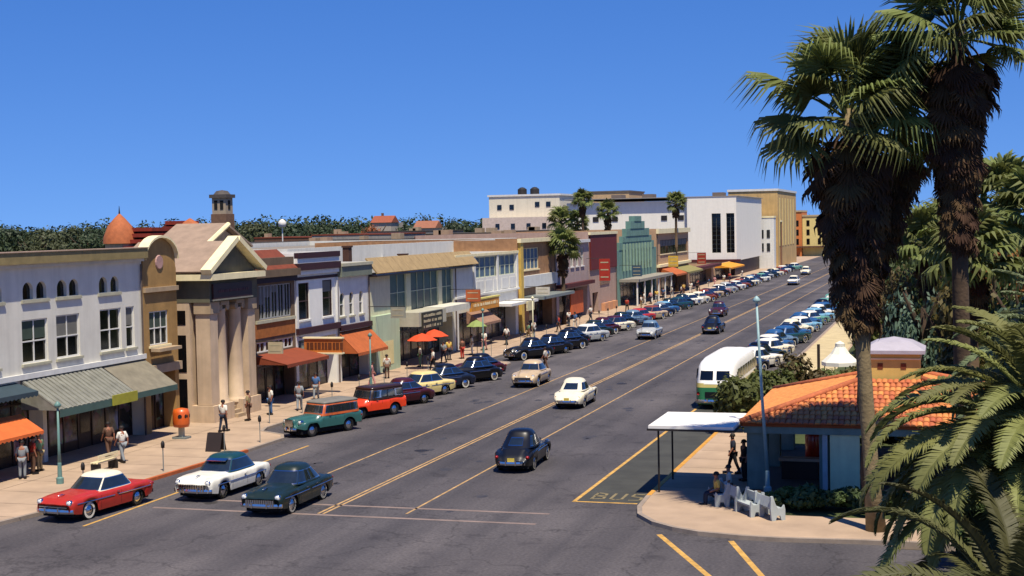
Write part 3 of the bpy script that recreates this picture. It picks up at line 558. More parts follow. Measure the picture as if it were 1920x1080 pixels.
def awning(root, x, y0, y1, zt, out, zb, m, val=.28, name='awning', panels=0, edge=None, ends=True, scal=True):
    s = MB(); a, b, c, d = (x+.02,y0,zt),(x+out,y0,zb),(x+out,y1,zb),(x+.02,y1,zt); s.slab([a,b,c,d],.03)
    aw = s.build(name, m, root)
    if ends:
        for y in (y0+.012,y1-.012):
            MB().add([(x+.03,y,zt-.04),(x+out-.01,y,zb-.04),(x+.03,y,zb-.04)],[(0,1,2)]).build('end_flap', m, aw)
    v = MB(); n = max(4,int((y1-y0)/.3)); w = (y1-y0)/n; xx = x+out+.005
    for k in range(n):
        ya, yb = y0+k*w, y0+(k+1)*w; dz = .07 if scal else 0
        v.add([(xx,ya,zb),(xx,ya,zb-val+dz),(xx,(ya+yb)/2,zb-val),(xx,yb,zb-val+dz),(xx,yb,zb)],[(0,1,2,3,4)])
    v.build('valance', edge or m, aw)
    if panels:
        nn = Vector((zt-zb,0,out)).normalized(); w = (y1-y0)/panels; rib = None
        for k in range(panels):
            ya = y0+k*w+.02; p = MB(); yb = ya+w*.6; o_ = nn*.035
            p.slab([Vector((x+.03,ya,zt))+o_, Vector((x+out-.01,ya,zb))+o_, Vector((x+out-.01,yb,zb))+o_, Vector((x+.03,yb,zt))+o_], .03)
            p.build('panel', m, aw)
    return aw
def cornice(root, x, y0, y1, z0, z1, pr, m, name='cornice'): return MB().box(x+.003, x+pr, y0, y1, z0, z1).build(name, m, root)
def print_bars(root, x, y0, y1, z0, z1, rows, m, name='lettering', seed=1):      # unreadable small print
    r = random.Random(seed); mb = MB(); h = (z1-z0)/rows
    for i in range(rows):
        y = y0
        while y < y1-.1:
            w = r.uniform(.12,.3)
            if r.random() > .15: mb.box(x+.004,x+.02,y,min(y+w*.7,y1),z0+i*h+h*.25,z0+i*h+h*r.uniform(.65,.8))
            y += w
    return tag(mb.build(name, m, root), kind='stuff')
# 1: white two-storey building with paired arches
WST = mat('white stucco', '#cfcbbd', .85, var=.1, scale=.8, streak=.12, bump=.1); TANB = mat('tan band', '#8a7a50', .85, var=.2, streak=.15); TRIM = mat('stone trim', '#a8a48c', .8, var=.15)
WIN1 = [(57.3,59.3,4.95,7.0),(60.0,61.95,4.95,7.05),(63.75,65.7,4.95,7.1),(66.15,66.95,4.95,7.1),(53.4,55.5,4.95,7.0)]
ARCH1 = [(57.45,58.25),(58.5,59.3),(60.15,60.95),(61.15,61.95),(63.75,64.5),(64.8,65.55),(54.0,54.8),(55.1,55.9)]
ops = WIN1+[(a,b,7.95,8.75) for a,b in ARCH1]+[(51,58.7,.1,3.7,.9),(59.0,67.7,.1,3.7,.9)]
b1 = building('white_stucco_building', 'two-storey white stucco building with paired arched windows above dark shops at the left edge', 50.3, 67.8, 10.0, WST, ops, depth=7)
for k, w in enumerate(WIN1): window(b1, XF, *w, WHITEP, 2 if w[1]-w[0] > 1.2 else 1, 2, TRIM)
af = MB()
for a,b in ARCH1: arch_fill(af, XF, a, b, 8.35, 8.75); MB().box(XF-.22,XF-.17,a+.01,b-.01,7.96,8.74).build('arched_pane', GLASS, b1)
af.build('arch_surround', WST, b1)
for i in range(0,8,2): MB().box(XF+.004,XF+.1,ARCH1[i][0]-.15,ARCH1[i+1][1]+.15,7.78,7.93).build('sill', TRIM, b1)
cornice(b1, XF, 50.3, 67.78, 9.62, 10.15, .45, TANB); cornice(b1, XF, 50.3, 67.78, 9.45, 9.62, .2, WST, 'moulding'); cornice(b1, XF, 50.3, 67.78, 4.25, 4.5, .18, WHITEP, 'string_course')
MB().box(XF-.3,XF+.5,50.2,67.75,10.152,10.2).build('coping', mat('pink coping', '#a08874', .8), b1)
storefront(b1, XF, 51, 58.7, 3.7, DARKTILE, 6); storefront(b1, XF, 59, 67.7, 3.7, DARKTILE, 7)
MAW = mat('grey-green metal awning', '#87867a', .55, .2, var=.25, scale=2, streak=.2); MAWB = mat('brown-grey awning', '#77705f', .7, var=.25, scale=2); GRN = mat('green trim paint', '#3f5750', .6)
aw = awning(b1, XF, 57.0, 63.6, 4.22, 2.1, 2.9, MAW, .36, 'metal_awning', 18, GRN, scal=False)
aw2 = awning(b1, XF, 63.75, 67.75, 4.22, 2.0, 2.9, MAWB, .3, 'brown_awning', 0, GRN, scal=False)
awning(b1, XF, 50.4, 56.7, 4.15, 1.2, 3.8, mat('dark blue-grey awning','#2d3d45',.7), .25, 'short_awning')
ORAW = mat('orange canvas', '#c8622c', .8, var=.12, scale=3, streak=.1)
awning(b1, XF+.6, 50.4, 56.1, 2.8, 1.25, 2.08, ORAW, .18, 'orange_awning')
ys = MB().box(-39.17,-39.1,61.3,63.5,2.55,3.05).build('hanging_sign', mat('yellow-green sign', '#8f8c2c', .6, var=.2)); tag(ys, 'yellow-green sign board hung on the edge of the metal awning', 'sign')
# 2: tan bay with a curved gable
TAN = mat('tan brick', '#9c7a48', .85, var=.22, scale=1.2, streak=.15, bump=.2); TAN2 = mat('buff stone', '#a58f72', .85, var=.18, scale=1, streak=.18)
b2 = building('tan_bay_building', 'narrow tan brick building with a curved gable between the white building and the columned bank', 67.8, 71.3, 9.0, TAN, [(68.35,70.3,4.85,6.7),(68.3,70.9,.1,3.3,.9)], x=XF+.05)
mb = MB(); pts = [(XF+.05,67.85,9.0)]+[(XF+.05,69.55-1.65*math.cos(math.pi*k/12),9.0+.5+1.15*math.sin(math.pi*k/12)) for k in range(13)]+[(XF+.05,71.25,9.0)]
pts = [p for p in pts]; P_ = pts if newell([Vector(q) for q in pts]).x > 0 else pts[::-1]
mb.slab(P_, .35).build('gable', TAN, b2)
mb = MB(); mb.rings([[(XF+.3,69.55-r*math.cos(math.pi*k/12),9.5+(r-.5)*math.sin(math.pi*k/12)),(XF-.32,69.55-r*math.cos(math.pi*k/12),9.5+(r-.5)*math.sin(math.pi*k/12))] for k in range(13) for r in (1.68,)], False)
mb.v += [(x,y,z+.12) for x,y,z in mb.v]; nf = len(mb.f); mb.f += [tuple(i+26 for i in f[::-1]) for f in mb.f[:nf]]+[(2*k,2*k+2,2*k+28,2*k+26) for k in range(12)]
mb.build('gable_coping', CREAM, b2)
MB().lathe([(.4,.0),(.36,.06),(.02,.05)], (XF+.06,69.5,9.35), 14, 'X').build('oval_ornament', mat('pink ornament','#a8847c',.8), b2)
cornice(b2, XF+.05, 67.82, 71.28, 7.75, 8.0, .16, TAN2); w = window(b2, XF+.05, 68.35, 70.3, 4.85, 6.7, WHITEP, 3, 2, CREAM)
MB().box(XF+.2,XF+.75,68.2,70.5,4.55,4.72).build('balcony_ledge', TAN2, b2); storefront(b2, XF+.05, 68.3, 70.9, 3.3, DARKTILE, 3)
MB().box(XF+.06,XF+.35,68.0,71.2,3.35,3.8).build('shop_cornice', TAN2, b2)
# 3: bank with a temple front
LIME = mat('warm limestone', '#bfa78a', .8, var=.16, scale=.9, streak=.2, bump=.12); LIME_SHADE = mat('shaded limestone', '#5d5a48', .85, var=.25, scale=1.2, streak=.2); PINKR = mat('pinkish roofing', '#8f7a68', .9, var=.2, scale=1.5)  # second stone is limestone with the cornice overhang's shade painted in
XB = -39.9; Y0, Y1 = 72.55, 78.35
bk = thing('columned_bank', 'bank with a gabled temple front, paired stone columns and a dark sign', 'building', (XB,75.4,0), world=True)
mb = MB(); facade_wall(mb, XB-1.3, Y0+.9, Y1-.9, 0, 6.95, [(74.9,76.1,.5,6.6,.6)])
for yy, s in ((Y0,1),(Y1,-1)):
    mb.box(XB-6, XB-1.3, min(yy,yy+s*.9), max(yy,yy+s*.9), 0, 6.95)
mb.box(XB-6.3, XB-6, Y0, Y1, 0, 6.95); mb.build('wall', LIME, bk)
MB().box(XB-6, XB+.02, Y0-.02, Y1+.02, 6.953, 8.2).build('entablature', LIME_SHADE, bk)
MB().box(XB-6.2, XB+.42, Y0-.4, Y1+.4, 8.203, 8.55).build('cornice', CREAM, bk)
yc = (Y0+Y1)/2
def gable_prism(x0, x1, ya, yb, z0, zp):
    m_ = MB(); yy = (ya+yb)/2
    return m_.add([(x1,ya,z0),(x1,yb,z0),(x1,yy,zp),(x0,ya,z0),(x0,yb,z0),(x0,yy,zp)],[(0,1,2),(5,4,3),(0,2,5,3),(1,4,5,2),(0,3,4,1)])
gable_prism(XB-6, XB-.05, Y0-.1, Y1+.1, 8.553, 10.2).build('pediment', LIME_SHADE, bk)
mb = MB()
for s in (-1,1):
    a = Vector((0,yc+s*3.35,8.56)); b = Vector((0,yc,10.42))
    n_ = Vector((0,-(b-a).z,(b-a).y)).normalized(); n_ = n_ if n_.z > 0 else -n_
    q = [a,b,b+n_*.3,a+n_*.3]
    for xa, xb in ((XB-.2, XB+.45),):
        mb.add([(xa,p.y,p.z) for p in q]+[(xb,p.y,p.z) for p in q], [(0,1,2,3),(7,6,5,4),(0,4,5,1),(1,5,6,2),(2,6,7,3),(3,7,4,0)])
mb.build('raking_cornice', CREAM, bk)
mb = MB()
for s in (-1,1):
    a, b = (yc+s*3.3, 8.62), (yc, 10.3)
    P_ = [(XB-.21,a[0],a[1]),(XB-.21,b[0],b[1]),(XB-6.2,b[0],b[1]),(XB-6.2,a[0],a[1])]
    if (Vector(P_[1])-Vector(P_[0])).cross(Vector(P_[2])-Vector(P_[0])).z < 0: P_ = P_[::-1]
    mb.slab([(x,y,z+.1) for x,y,z in P_], .1)
mb.build('roof', PINKR, bk)
for yy in (73.15,74.55,76.45,77.75):
    big = yy in (73.15,77.75)
    c = MB(); r = .44
    if big:
        c.box(XB-1.0,XB-.1,yy-.45,yy+.45,1.1,6.3).build('pilaster', LIME, bk); MB().box(XB-1.05,XB,yy-.55,yy+.55,6.303,6.95).build('pilaster_capital', TAN2, bk)
    else:
        prof = [(r*1.3,.9),(r*1.3,1.1),(r*1.1,1.12),(r*1.12,1.25),(r,1.3),(r*.99,3.2),(r*.86,6.3),(r*.92,6.35),(r*.9,6.5)]
        cc = c.lathe(prof, (XB-.55,yy,0), 20).build('column', LIME, bk, True)
        k = MB().box(XB-1.0,XB-.1,yy-.5,yy+.5,6.72,6.95)
        for sy in (-1,1): k.lathe([(.02,-.4),(.2,-.4),(.2,.4),(.02,.4)], (XB-.55,yy+sy*.42,6.6), 12, 'X')
        k.build('capital', TAN2, cc)
MB().box(XB-1.3,XB+.1,Y0,74.98,.1,1.08).build('plinth', LIME, bk); MB().box(XB-1.3,XB+.1,76.02,Y1,.1,1.08).build('plinth', LIME, bk)
for k in range(4): MB().box(XB-1.3,XB+.3-k*.3,75.0,76.0,.13+k*.2,.33+k*.2-.003).build('step', TAN2, bk)
MB().box(XB-1.85,XB-1.8,74.9,76.1,.9,3.6).build('door', mat('bronze door','#1d1714',.4), bk); MB().box(XB-1.86,XB-1.8,74.95,76.05,3.7,6.5).build('window', GLASS, bk)
for zz in (4.6,5.5): MB().box(XB-1.79,XB-1.74,74.95,76.05,zz,zz+.07).build('transom_bar', IRON, bk)
for xa,za,zb in ((XB-1.9,5.7,6.5),(XB-1.9,3.0,5.1),(XB-1.9,.9,2.6)):
    MB().box(xa-.35,xa+.35,Y0-.03,Y0-.004,za,zb).build('side_window', GLASS, bk)
MB().box(XB+.02,XB+.03,72.7,72.9,7,7.1).build('bracket', IRON, bk)
sg = thing('bank_sign', 'dark maroon sign board with faint lettering across the bank front', 'sign', (XB+.05,75.2,7.2), world=True)
MB().box(XB+.04,XB+.16,72.75,77.45,7.12,7.98).build('board', mat('dark maroon sign', '#2a0d12', .5, var=.2), sg); print_bars(sg, XB+.16, 73.2, 77.0, 7.4, 7.72, 1, mat('faint lettering','#4d2a2c',.6), seed=4)
MB().box(XB+.03,XB+.2,72.7,77.5,7.03,7.11).build('frame', mat('sign frame grey','#7b786c',.6), sg)
# 4: brown brick building
BRN = mat('brown stone', '#6b5844', .85, var=.22, scale=1.2, streak=.2); OBR = mat('orange brick', '#9a5c28', .85, var=.25, scale=2.5, bump=.2); RBRN = mat('red-brown roofing', '#6f3420', .85, var=.25, scale=2)
ops = [(81.35,86.0,5.35,7.5),(80.9,86.2,3.3,3.95),(80.9,86.2,.1,2.9,.9)]
b4 = building('brown_brick_building', 'brown building with red-brown cornice and tall dark windows, right of the bank', 78.7, 86.5, 9.2, BRN, ops)
cornice(b4, XF, 78.8, 86.48, 8.0, 8.45, .5, BRN); cornice(b4, XF, 78.8, 86.48, 7.65, 8.0, .25, mat('painted cornice shadow','#2a2430',.8), 'cornice_shadow')  # dark strip below the cornice: its cast shadow put in as colour
mb = MB(); mb.slab([(XF+.3,78.8,8.47),(XF+.3,86.48,8.47),(XF-1.2,86.48,9.7),(XF-1.2,78.8,9.7)],.15); mb.build('mansard_roof', RBRN, b4)
for k in range(5): window(b4, XF, 81.35+k*.93, 82.28+k*.93-.06, 5.35, 7.5, mat('grey window frame','#8e9090',.6), 2, 1, None)
cornice(b4, XF, 80.8, 86.3, 5.12, 5.32, .14, TRIM, 'sill'); cornice(b4, XF, 80.6, 86.4, 4.2, 5.1, .05, OBR, 'brick_band')
for k in range(4): window(b4, XF, 80.9+k*1.33, 82.2+k*1.33-.05, 3.3, 3.95, WHITEP, 2, 1)
storefront(b4, XF, 80.9, 86.2, 2.9, DARKTILE, 4)
awning(b4, XF, 80.4, 86.6, 3.2, 2.3, 2.68, mat('red-brown canvas', '#7e3a20', .8, var=.15, streak=.1), .25, 'red_brown_awning')
# 5: white with maroon bands, 6: pale with three narrow windows
WH5 = mat('bright white paint', '#dfddd4', .7, var=.07, scale=1, streak=.1); MARO = mat('dark maroon band', '#33161c', .7, var=.2)
W5 = [(87.05,88.75,4.95,7.4),(90.9,92.55,4.95,7.45)]
b5 = building('white_banded_building', 'bright white building with maroon bands and two tall dark windows', 86.5, 93.45, 9.4, WH5, W5+[(86.9,93.1,.1,3.6,.9)])
for w in W5: window(b5, XF, *w, mat('dark window frame','#3a2622',.6), 1, 2, WHITEP)
for z0, z1, m, p in ((9.05,9.42,MARO,.3),(8.72,9.05,WH5,.22),(8.25,8.7,MARO,.35),(7.95,8.25,WH5,.2),(7.6,7.8,MARO,.06),(4.0,4.4,MARO,.25)): cornice(b5, XF, 86.55, 93.4, z0, z1, p, m, 'band')
for y in (86.55,93.12): MB().box(XF+.003,XF+.12,y,y+.28,4.42,7.58).build('pilaster', WHITEP, b5)
storefront(b5, XF, 86.9, 93.1, 3.6, DARKTILE, 4)
MB().box(XF-.3,XF+.05,87.2,89.4,2.0,3.4).build('display_case', mat('display case','#9aa08a',.4,var=.5,scale=2), b5)
PAL = mat('pale grey paint', '#d6d3c8', .75, var=.08, streak=.12); GGR = mat('grey-green trim', '#6f7566', .8, var=.15)
W6 = [(93.8,94.6,4.75,6.4),(95.5,96.25,4.75,6.4),(97.3,98.0,4.75,6.4)]
b6 = building('pale_narrow_building', 'pale grey building with three narrow arched windows and a grey-green cornice', 93.45, 99.1, 8.5, PAL, W6+[(93.9,98.8,.1,3.3,.9)])
af = MB()
for w in W6: window(b6, XF, *w, WHITEP, 1, 2, TRIM); arch_fill(af, XF, w[0], w[1], 6.05, 6.4, .12)
af.build('arch_surround', PAL, b6)
cornice(b6, XF, 93.5, 99.05, 7.55, 8.3, .35, GGR); cornice(b6, XF, 93.5, 99.05, 8.3, 8.52, .45, TRIM, 'cornice'); cornice(b6, XF, 93.5, 99.05, 3.75, 4.1, .3, MARO, 'band')
storefront(b6, XF, 93.9, 98.8, 3.3, DARKTILE, 3)
ORA2 = mat('rusty orange canvas', '#a9582a', .8, var=.2, scale=2.5, streak=.15)
awning(b6, XF, 93.4, 99.0, 3.66, 1.5, 2.2, ORA2, .25, 'orange_awning')
s5 = thing('projecting_sign', 'orange sign with cream borders sticking out over the pavement left of the orange awning', 'sign', (-38.6,87,2.7), world=True)
MB().box(-40.9,-38.2,86.9,87.15,2.8,3.8).build('board', mat('orange sign paint','#b5682a',.6,var=.2), s5)
for z in (2.74,3.75): MB().box(-40.95,-38.15,86.82,87.23,z,z+.1).build('border', CREAM, s5)
mb = MB(); r_ = random.Random(8); x = -40.7
while x < -38.3: w = r_.uniform(.2,.34); mb.box(x,x+w*.75,86.875,86.897,3.05,3.5); x += w
tag(mb.build('lettering', mat('brown lettering','#5c2f16',.6), s5), kind='stuff')
for z in (3.75,2.74): MB().tube([(XF+.02,87.02,z+.05),(-40.9,87.02,z+.05)],.03,6).build('bracket', IRON, s5)
ch = MB().box(-43.4,-42.9,99.3,99.9,8.2,9.55); ch.box(-43.46,-42.84,99.24,99.96,9.553,9.68); tag(ch.build('chimney', mat('dark brick','#4a3024',.9,var=.3)), 'dark brick chimney on the roof edge beside the pale narrow building', 'chimney')
# 7: green and teal modern shop with a tan hood
MINT = mat('mint render', '#a9b99a', .75, var=.08, scale=.8, streak=.18); CRM7 = mat('cream render', '#c9c4a2', .75, var=.08, streak=.15); TEALP = mat('teal panel', '#31504e', .35, var=.25, scale=1.5); TANH = mat('tan boarded hood', '#957e58', .8, var=.2, scale=2)
ops = [(103.4,106.9,4.25,7.5),(107.9,114.4,4.2,7.5),(115.3,118.0,4.2,7.5),(104.2,117.8,.1,3.2,1.4)]
b7 = building('teal_panel_store', 'cream and mint store with big teal panels under a long tan sloping hood', 99.1, 118.3, 7.6, CRM7, ops)
for a,b,c,d in [o[:4] for o in ops[:3]]: window(b7, XF, a, b, c, d, mat('pale frame','#b4b89c',.6), max(2,int((b-a)/1.6)), 2, None, TEALP, .1)
mb = MB(); nb = 14
for k in range(nb):
    ya = 99.2+k*24.0/nb; MB().slab([(XF+.75,ya,7.6),(XF+.75,ya+24.0/nb-.04,7.6),(XF-.2,ya+24.0/nb-.04,8.75),(XF-.2,ya,8.75)],.12).build('hood_panel', TANH, b7)
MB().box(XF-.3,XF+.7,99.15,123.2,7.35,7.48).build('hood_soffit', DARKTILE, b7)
MB().box(XF+.003,XF+.5,99.15,104.0,.1,4.4).build('mint_pier', MINT, b7); MB().box(XF+.503,XF+.52,99.9,102.6,.6,2.4).build('cream_panel', mat('cream tile','#d2c58e',.5), b7)
MB().box(XF+.004,XF+2.0,104.3,110.6,3.25,4.35).build('canopy_fascia', mat('pale canopy','#a8a490',.75,var=.12,streak=.15), b7)
MB().box(XF+.004,XF+1.8,110.65,117.5,3.9,4.4).build('canopy', mat('white canopy','#c6c2b2',.7), b7)
storefront(b7, XF, 104.2, 117.8, 3.2, DARKTILE, 8, 1.4)
s7 = thing('menu_sign', 'dark green sign board with three rows of small pale print above the orange umbrellas', 'sign', (-39,107,3), world=True)
MB().box(XF+2.01,XF+2.12,104.8,109.4,2.95,4.3).build('board', mat('dark green sign','#2e2c20',.6), s7); print_bars(s7, XF+2.12, 105.0, 109.2, 3.0, 4.25, 3, mat('pale lettering','#a8a080',.6), seed=9)
ch = MB().box(-43.3,-42.7,110.3,111.0,6.9,8.7); ch.box(-43.36,-42.64,110.24,111.06,8.703,8.82); tag(ch.build('chimney', mat('dark brick','#4a3024')), 'dark brick chimney stub rising through the tan hood', 'chimney')
rear = building('long_white_block', 'long white parapet block standing behind the teal panel store', 99.5, 160, 9.5, mat('plain white wall','#cdccc2',.8,var=.07,streak=.12), depth=26, x=-48, roofm=ROOFM)  # white is the wall's own even colour
# 8: white and blue shop
BLUE8 = mat('blue-grey panel', '#54697a', .6, var=.3, scale=1.2)
b8 = building('blue_panel_store', 'white store with a blue-grey upper panel and an orange sign', 118.3, 137.7, 8.4, PAL, [(124.3,136.9,6.2,8.1),(119.5,136.8,.1,3.3,1.2)])
for k in range(8): window(b8, XF, 124.3+k*1.575, 125.82+k*1.575, 6.2, 8.1, mat('pale frame','#b4b89c'), 1, 2, None, BLUE8, .06)
for y in (123.6,130.6,137.1): MB().box(XF+.003,XF+.15,y,y+.45,4.8,8.4).build('pilaster', WHITEP, b8)
for k in range(5): cornice(b8, XF, 124.5+k*2.6, 126.6+k*2.6, 4.9, 5.9, .05, WHITEP, 'panel')
cornice(b8, XF, 118.4, 137.6, 4.6, 4.8, .25, WHITEP, 'moulding'); cornice(b8, XF, 118.4, 137.6, 8.2, 8.45, .2, CREAM)
storefront(b8, XF, 119.5, 136.8, 3.3, DARKTILE, 8, 1.2)
awning(b8, XF, 121.5, 126.8, 3.35, 1.6, 2.3, mat('brown striped canvas','#8d6c58',.8,var=.3,scale=4), .25, 'brown_awning')
MB().box(XF+.01,XF+2.2,128.3,137.4,3.4,3.65).build('canopy', WHITEP, b8)
s8 = thing('orange_sign', 'orange and yellow sign standing on the canopy of the blue panel store', 'sign', (-39.7,123,3.9), world=True)
MB().box(-40.4,-40.2,119.8,127.9,3.42,4.38).build('board', mat('orange board','#c5842a',.6,var=.2), s8); MB().box(-40.45,-40.15,119.6,128.1,4.383,4.52).build('border', mat('yellow border','#cfc067',.6), s8); print_bars(s8, -40.2, 120.4, 127.4, 3.68, 4.2, 1, CREAM, seed=12)
# 9: orange-brown shops
OBRN = mat('ochre brown render', '#9c7450', .8, var=.25, streak=.2); PNK9 = mat('pink-grey render', '#a8938a', .8, var=.12, streak=.2)
ops = [(140,145.5,6.4,8.6),(141.5,150.5,.1,3.4,1.2)]
b9 = building('ochre_store', 'ochre brown store with a blue upper window behind the street palm', 137.7, 152, 9.5, OBRN, ops)
window(b9, XF, 140, 145.5, 6.4, 8.6, CREAM, 4, 2, CREAM, BLUE8); MB().box(XF+.003,XF+.3,138,138.9,.1,9.4).build('pilaster', mat('yellow pilaster','#c0a04c',.7), b9)
cornice(b9, XF, 139, 151.9, 4.6, 5.8, .3, WHITEP, 'sign_fascia'); cornice(b9, XF, 137.8, 151.9, 9.2, 9.6, .4, CREAM); storefront(b9, XF, 141.5, 150.5, 3.4, DARKTILE, 5, 1.2)
MB().box(XF+.01,XF+2.3,139,151.5,3.45,3.75).build('canopy', STEEL, b9)
ops = [(y,y+1.3,6.1,8.2) for y in (154,156.4,158.8,161.2,163.6)]+[(153.5,166.5,.1,3.6,1.6)]
b9b = building('grey_window_store', 'pink-grey store with five upright white windows and an orange curtain below', 152, 167.3, 9.1, PNK9, ops)
for o in ops[:5]: window(b9b, XF, *o, WHITEP, 2, 2, WHITEP)
cornice(b9b, XF, 152.1, 167.2, 8.8, 9.15, .3, WHITEP); cornice(b9b, XF, 152.1, 167.2, 3.9, 4.3, .8, mat('dark red canopy','#4a1614',.7), 'canopy'); storefront(b9b, XF, 153.5, 166.5, 3.6, DARKTILE, 5, 1.6)
MB().box(XF+.1,XF+.25,157.8,163.5,.7,3.3).build('orange_curtain', mat('orange cloth','#b8592a',.8,var=.3,scale=1), b9b)
# 10: maroon sign wall above a pink wall
b10 = building('maroon_wall_building', 'plain pink-tan building with a big blank maroon panel on its upper wall', 167.3, 182.2, 9.9, mat('pink tan render','#a58b7c',.85,var=.14,streak=.15), [(169,172,.1,2.6,.6)])
MB().box(XF+.004,XF+.2,167.8,181.9,5.4,9.6).build('maroon_panel', mat('maroon paint','#601812',.7,var=.14,scale=.6), b10); cornice(b10, XF, 167.4, 182.1, 9.62, 9.95, .3, CREAM)
MB().box(XF-.58,XF-.5,169.1,171.9,.1,2.5).build('door', DARKTILE, b10); MB().box(XF+.004,XF+.1,173,178,3.4,4.4).build('faded_sign', mat('faded brown sign','#7a6150',.8,var=.4), b10)
for k in range(3): MB().box(XF+.01,XF+.5,173.6+k*2.6,175.4+k*2.6,.13,1.1).build('crate_shelf', mat('peach shelf','#b98560',.8), b10)
# 11: stepped green front
GRN11 = mat('art deco green', '#66877a', .75, var=.2, scale=.8, streak=.25)
b11 = building('stepped_green_building', 'green art deco building with a stepped gable over dark open shop doors', 182.2, 209, 7.4, GRN11, [(184.5,207.5,.1,3.1,2.0)])
for k, (a,b,z) in enumerate(((184,207,8.4),(186,205,9.2),(188,203,10.2),(190.3,199.5,11.2),(192.6,197,11.9))): MB().box(XF-.4-k*.02,XF+.06+k*.07,a,b,7.403 if k == 0 else ((0,8.4,9.2,10.2,11.2)[k]+.003),z).build('step', GRN11, b11)
for y in range(186,206,2): MB().box(XF+.07,XF+.32,y,y+.35,4.6,8.2).build('fin', mat('pale green fin','#7d9684',.7), b11)
for k in range(9): MB().box(XF-.2,XF+.03,186.2+k*2.2,187.1+k*2.2,4.7,5.6).build('window', GLASS, b11)
storefront(b11, XF, 184.5, 207.5, 3.1, DARKTILE, 9, 2.0); MB().box(XF+.01,XF+2.6,183.8,208.4,3.25,3.6).build('canopy', mat('grey canopy edge','#8a8478',.7), b11)
for k in range(6): MB().lathe([(.13,.13),(.12,3.24)],(XF+2.3,184.2+k*4.8,0),10).build('canopy_post', WHITEP, b11)
# 12: tan building with window band
TAN12 = mat('tan pink render','#b08e6c',.8,var=.14,streak=.15)
b12 = building('tan_strip_window_building', 'tan building with one long dark strip window below a cream parapet', 209, 236.3, 9.9, TAN12, [(212,235,6.2,8.3),(212,234,.1,3.4,1.6)])
window(b12, XF, 212, 235, 6.2, 8.3, mat('dark frame','#3a3230'), 10, 1, CREAM); cornice(b12, XF, 209.1, 236.2, 9.3, 10, .4, CREAM); cornice(b12, XF, 209.1, 236.2, 4.3, 4.7, .5, CREAM, 'ledge'); storefront(b12, XF, 212, 234, 3.4, DARKTILE, 8, 1.6)
awning(b12, XF, 211, 220, 4.2, 2.6, 3.2, ORA2, .3, 'orange_awning'); awning(b12, XF, 221, 235, 4.0, 2.6, 3.2, mat('khaki canvas','#7f7848',.8), .3, 'khaki_awning')
# low shops beyond, then the white department store facing down the street
b12b = building('low_shop_row', 'low tan shop row in front of the tall white department store', 236.3, 262, 3.3, TAN12, [(238,260,.1,2.5,1.2)]); storefront(b12b, XF, 238, 260, 2.5, DARKTILE, 8, 1.2); cornice(b12b, XF, 236.4, 261.9, 2.9, 3.35, 1.6, mat('dark red canopy','#4a1614'), 'canopy')
DEPT = mat('department store white','#e4dfd0',.75,var=.05,streak=.06)
ds = thing('department_store', 'tall plain white department store with two tall strips of dark windows', 'building', (-45,290,0), world=True)
mb = MB()
def south_wall(mb, y, x0, x1, z0, z1, ops, th=.5):
    xs = sorted({x0,x1}|{v for o in ops for v in o[:2]}); zs = sorted({z0,z1}|{v for o in ops for v in o[2:4]})
    for i in range(len(xs)-1):
        for j in range(len(zs)-1):
            xc, zc = (xs[i]+xs[i+1])/2, (zs[j]+zs[j+1])/2
            if not any(o[0] < xc < o[1] and o[2] < zc < o[3] for o in ops): mb.poly([(xs[i],y,zs[j]),(xs[i+1],y,zs[j]),(xs[i+1],y,zs[j+1]),(xs[i],y,zs[j+1])])
    for a,b,c,d in ops:
        for q in ([(a,y,c),(a,y+th,c),(a,y+th,d),(a,y,d)],[(b,y,c),(b,y,d),(b,y+th,d),(b,y+th,c)],[(a,y,d),(a,y+th,d),(b,y+th,d),(b,y,d)],[(a,y,c),(b,y,c),(b,y+th,c),(a,y+th,c)]): mb.poly(q)
DW = [(-45.1,-43.3,4.7,12.5),(-42.2,-40.6,4.7,12.5)]
south_wall(mb, 285, -50, -40.2, 3.1, 15.8, DW)
mb.poly([(-40.2,285,3.1),(-40.2,325,3.1),(-40.2,325,15.8),(-40.2,285,15.8)]); mb.poly([(-50,285,15.8),(-40.2,285,15.8),(-40.2,325,15.8),(-50,325,15.8)]); mb.poly([(-50,285,3.1),(-40.2,285,3.1),(-40.2,325,3.1),(-50,325,3.1)][::-1])
mb.build('wall', DEPT, ds)
MB().box(-50,-40.8,286.5,325,0,3.09).build('shop_base', mat('dark shop base','#3a2620',.6,var=.5,scale=.6), ds); MB().box(-50.2,-39.4,283.6,284.98,2.95,3.4).build('canopy', mat('dark red canopy','#4a1614'), ds)
for a,b,c,d in DW:
    for r in range(9):
        for q in range(2):
            xa = a+(b-a)*q/2; za = c+(d-c)*r/9; MB().box(xa+.06,xa+(b-a)/2-.06,285.3,285.36,za+.07,za+(d-c)/9-.07).build('pane', GLASS, ds)
    MB().box(a,b,285.37,285.45,c,d).build('window_back', mat('window mullion','#55584c',.6), ds)
MB().box(-75,-50.02,286,325,0,15.2).build('rear_wing', DEPT, ds); MB().box(-75.2,-39.9,284.9,325.3,15.803,15.95).build('coping', mat('grey coping','#8e8a84',.8), ds)
for x in (-69.5,-65.5,-55.4,-52): MB().box(x,x+1.2,285.9,285.98,11.3,12.3).build('vent', IRON, ds)
for x in (-67,-60.5,-46): MB().box(x,x+2.2,292,296,15.96,16.8).build('roof_vent', mat('roof vent','#6a5d54',.8), ds)
tw = thing('tan_tower_building', 'tall tan block with a bright street side rising beyond the white department store', 'building', (-42,335,0), world=True)
TANT = mat('sandy render','#c2a068',.85,var=.2,scale=.5,streak=.2)
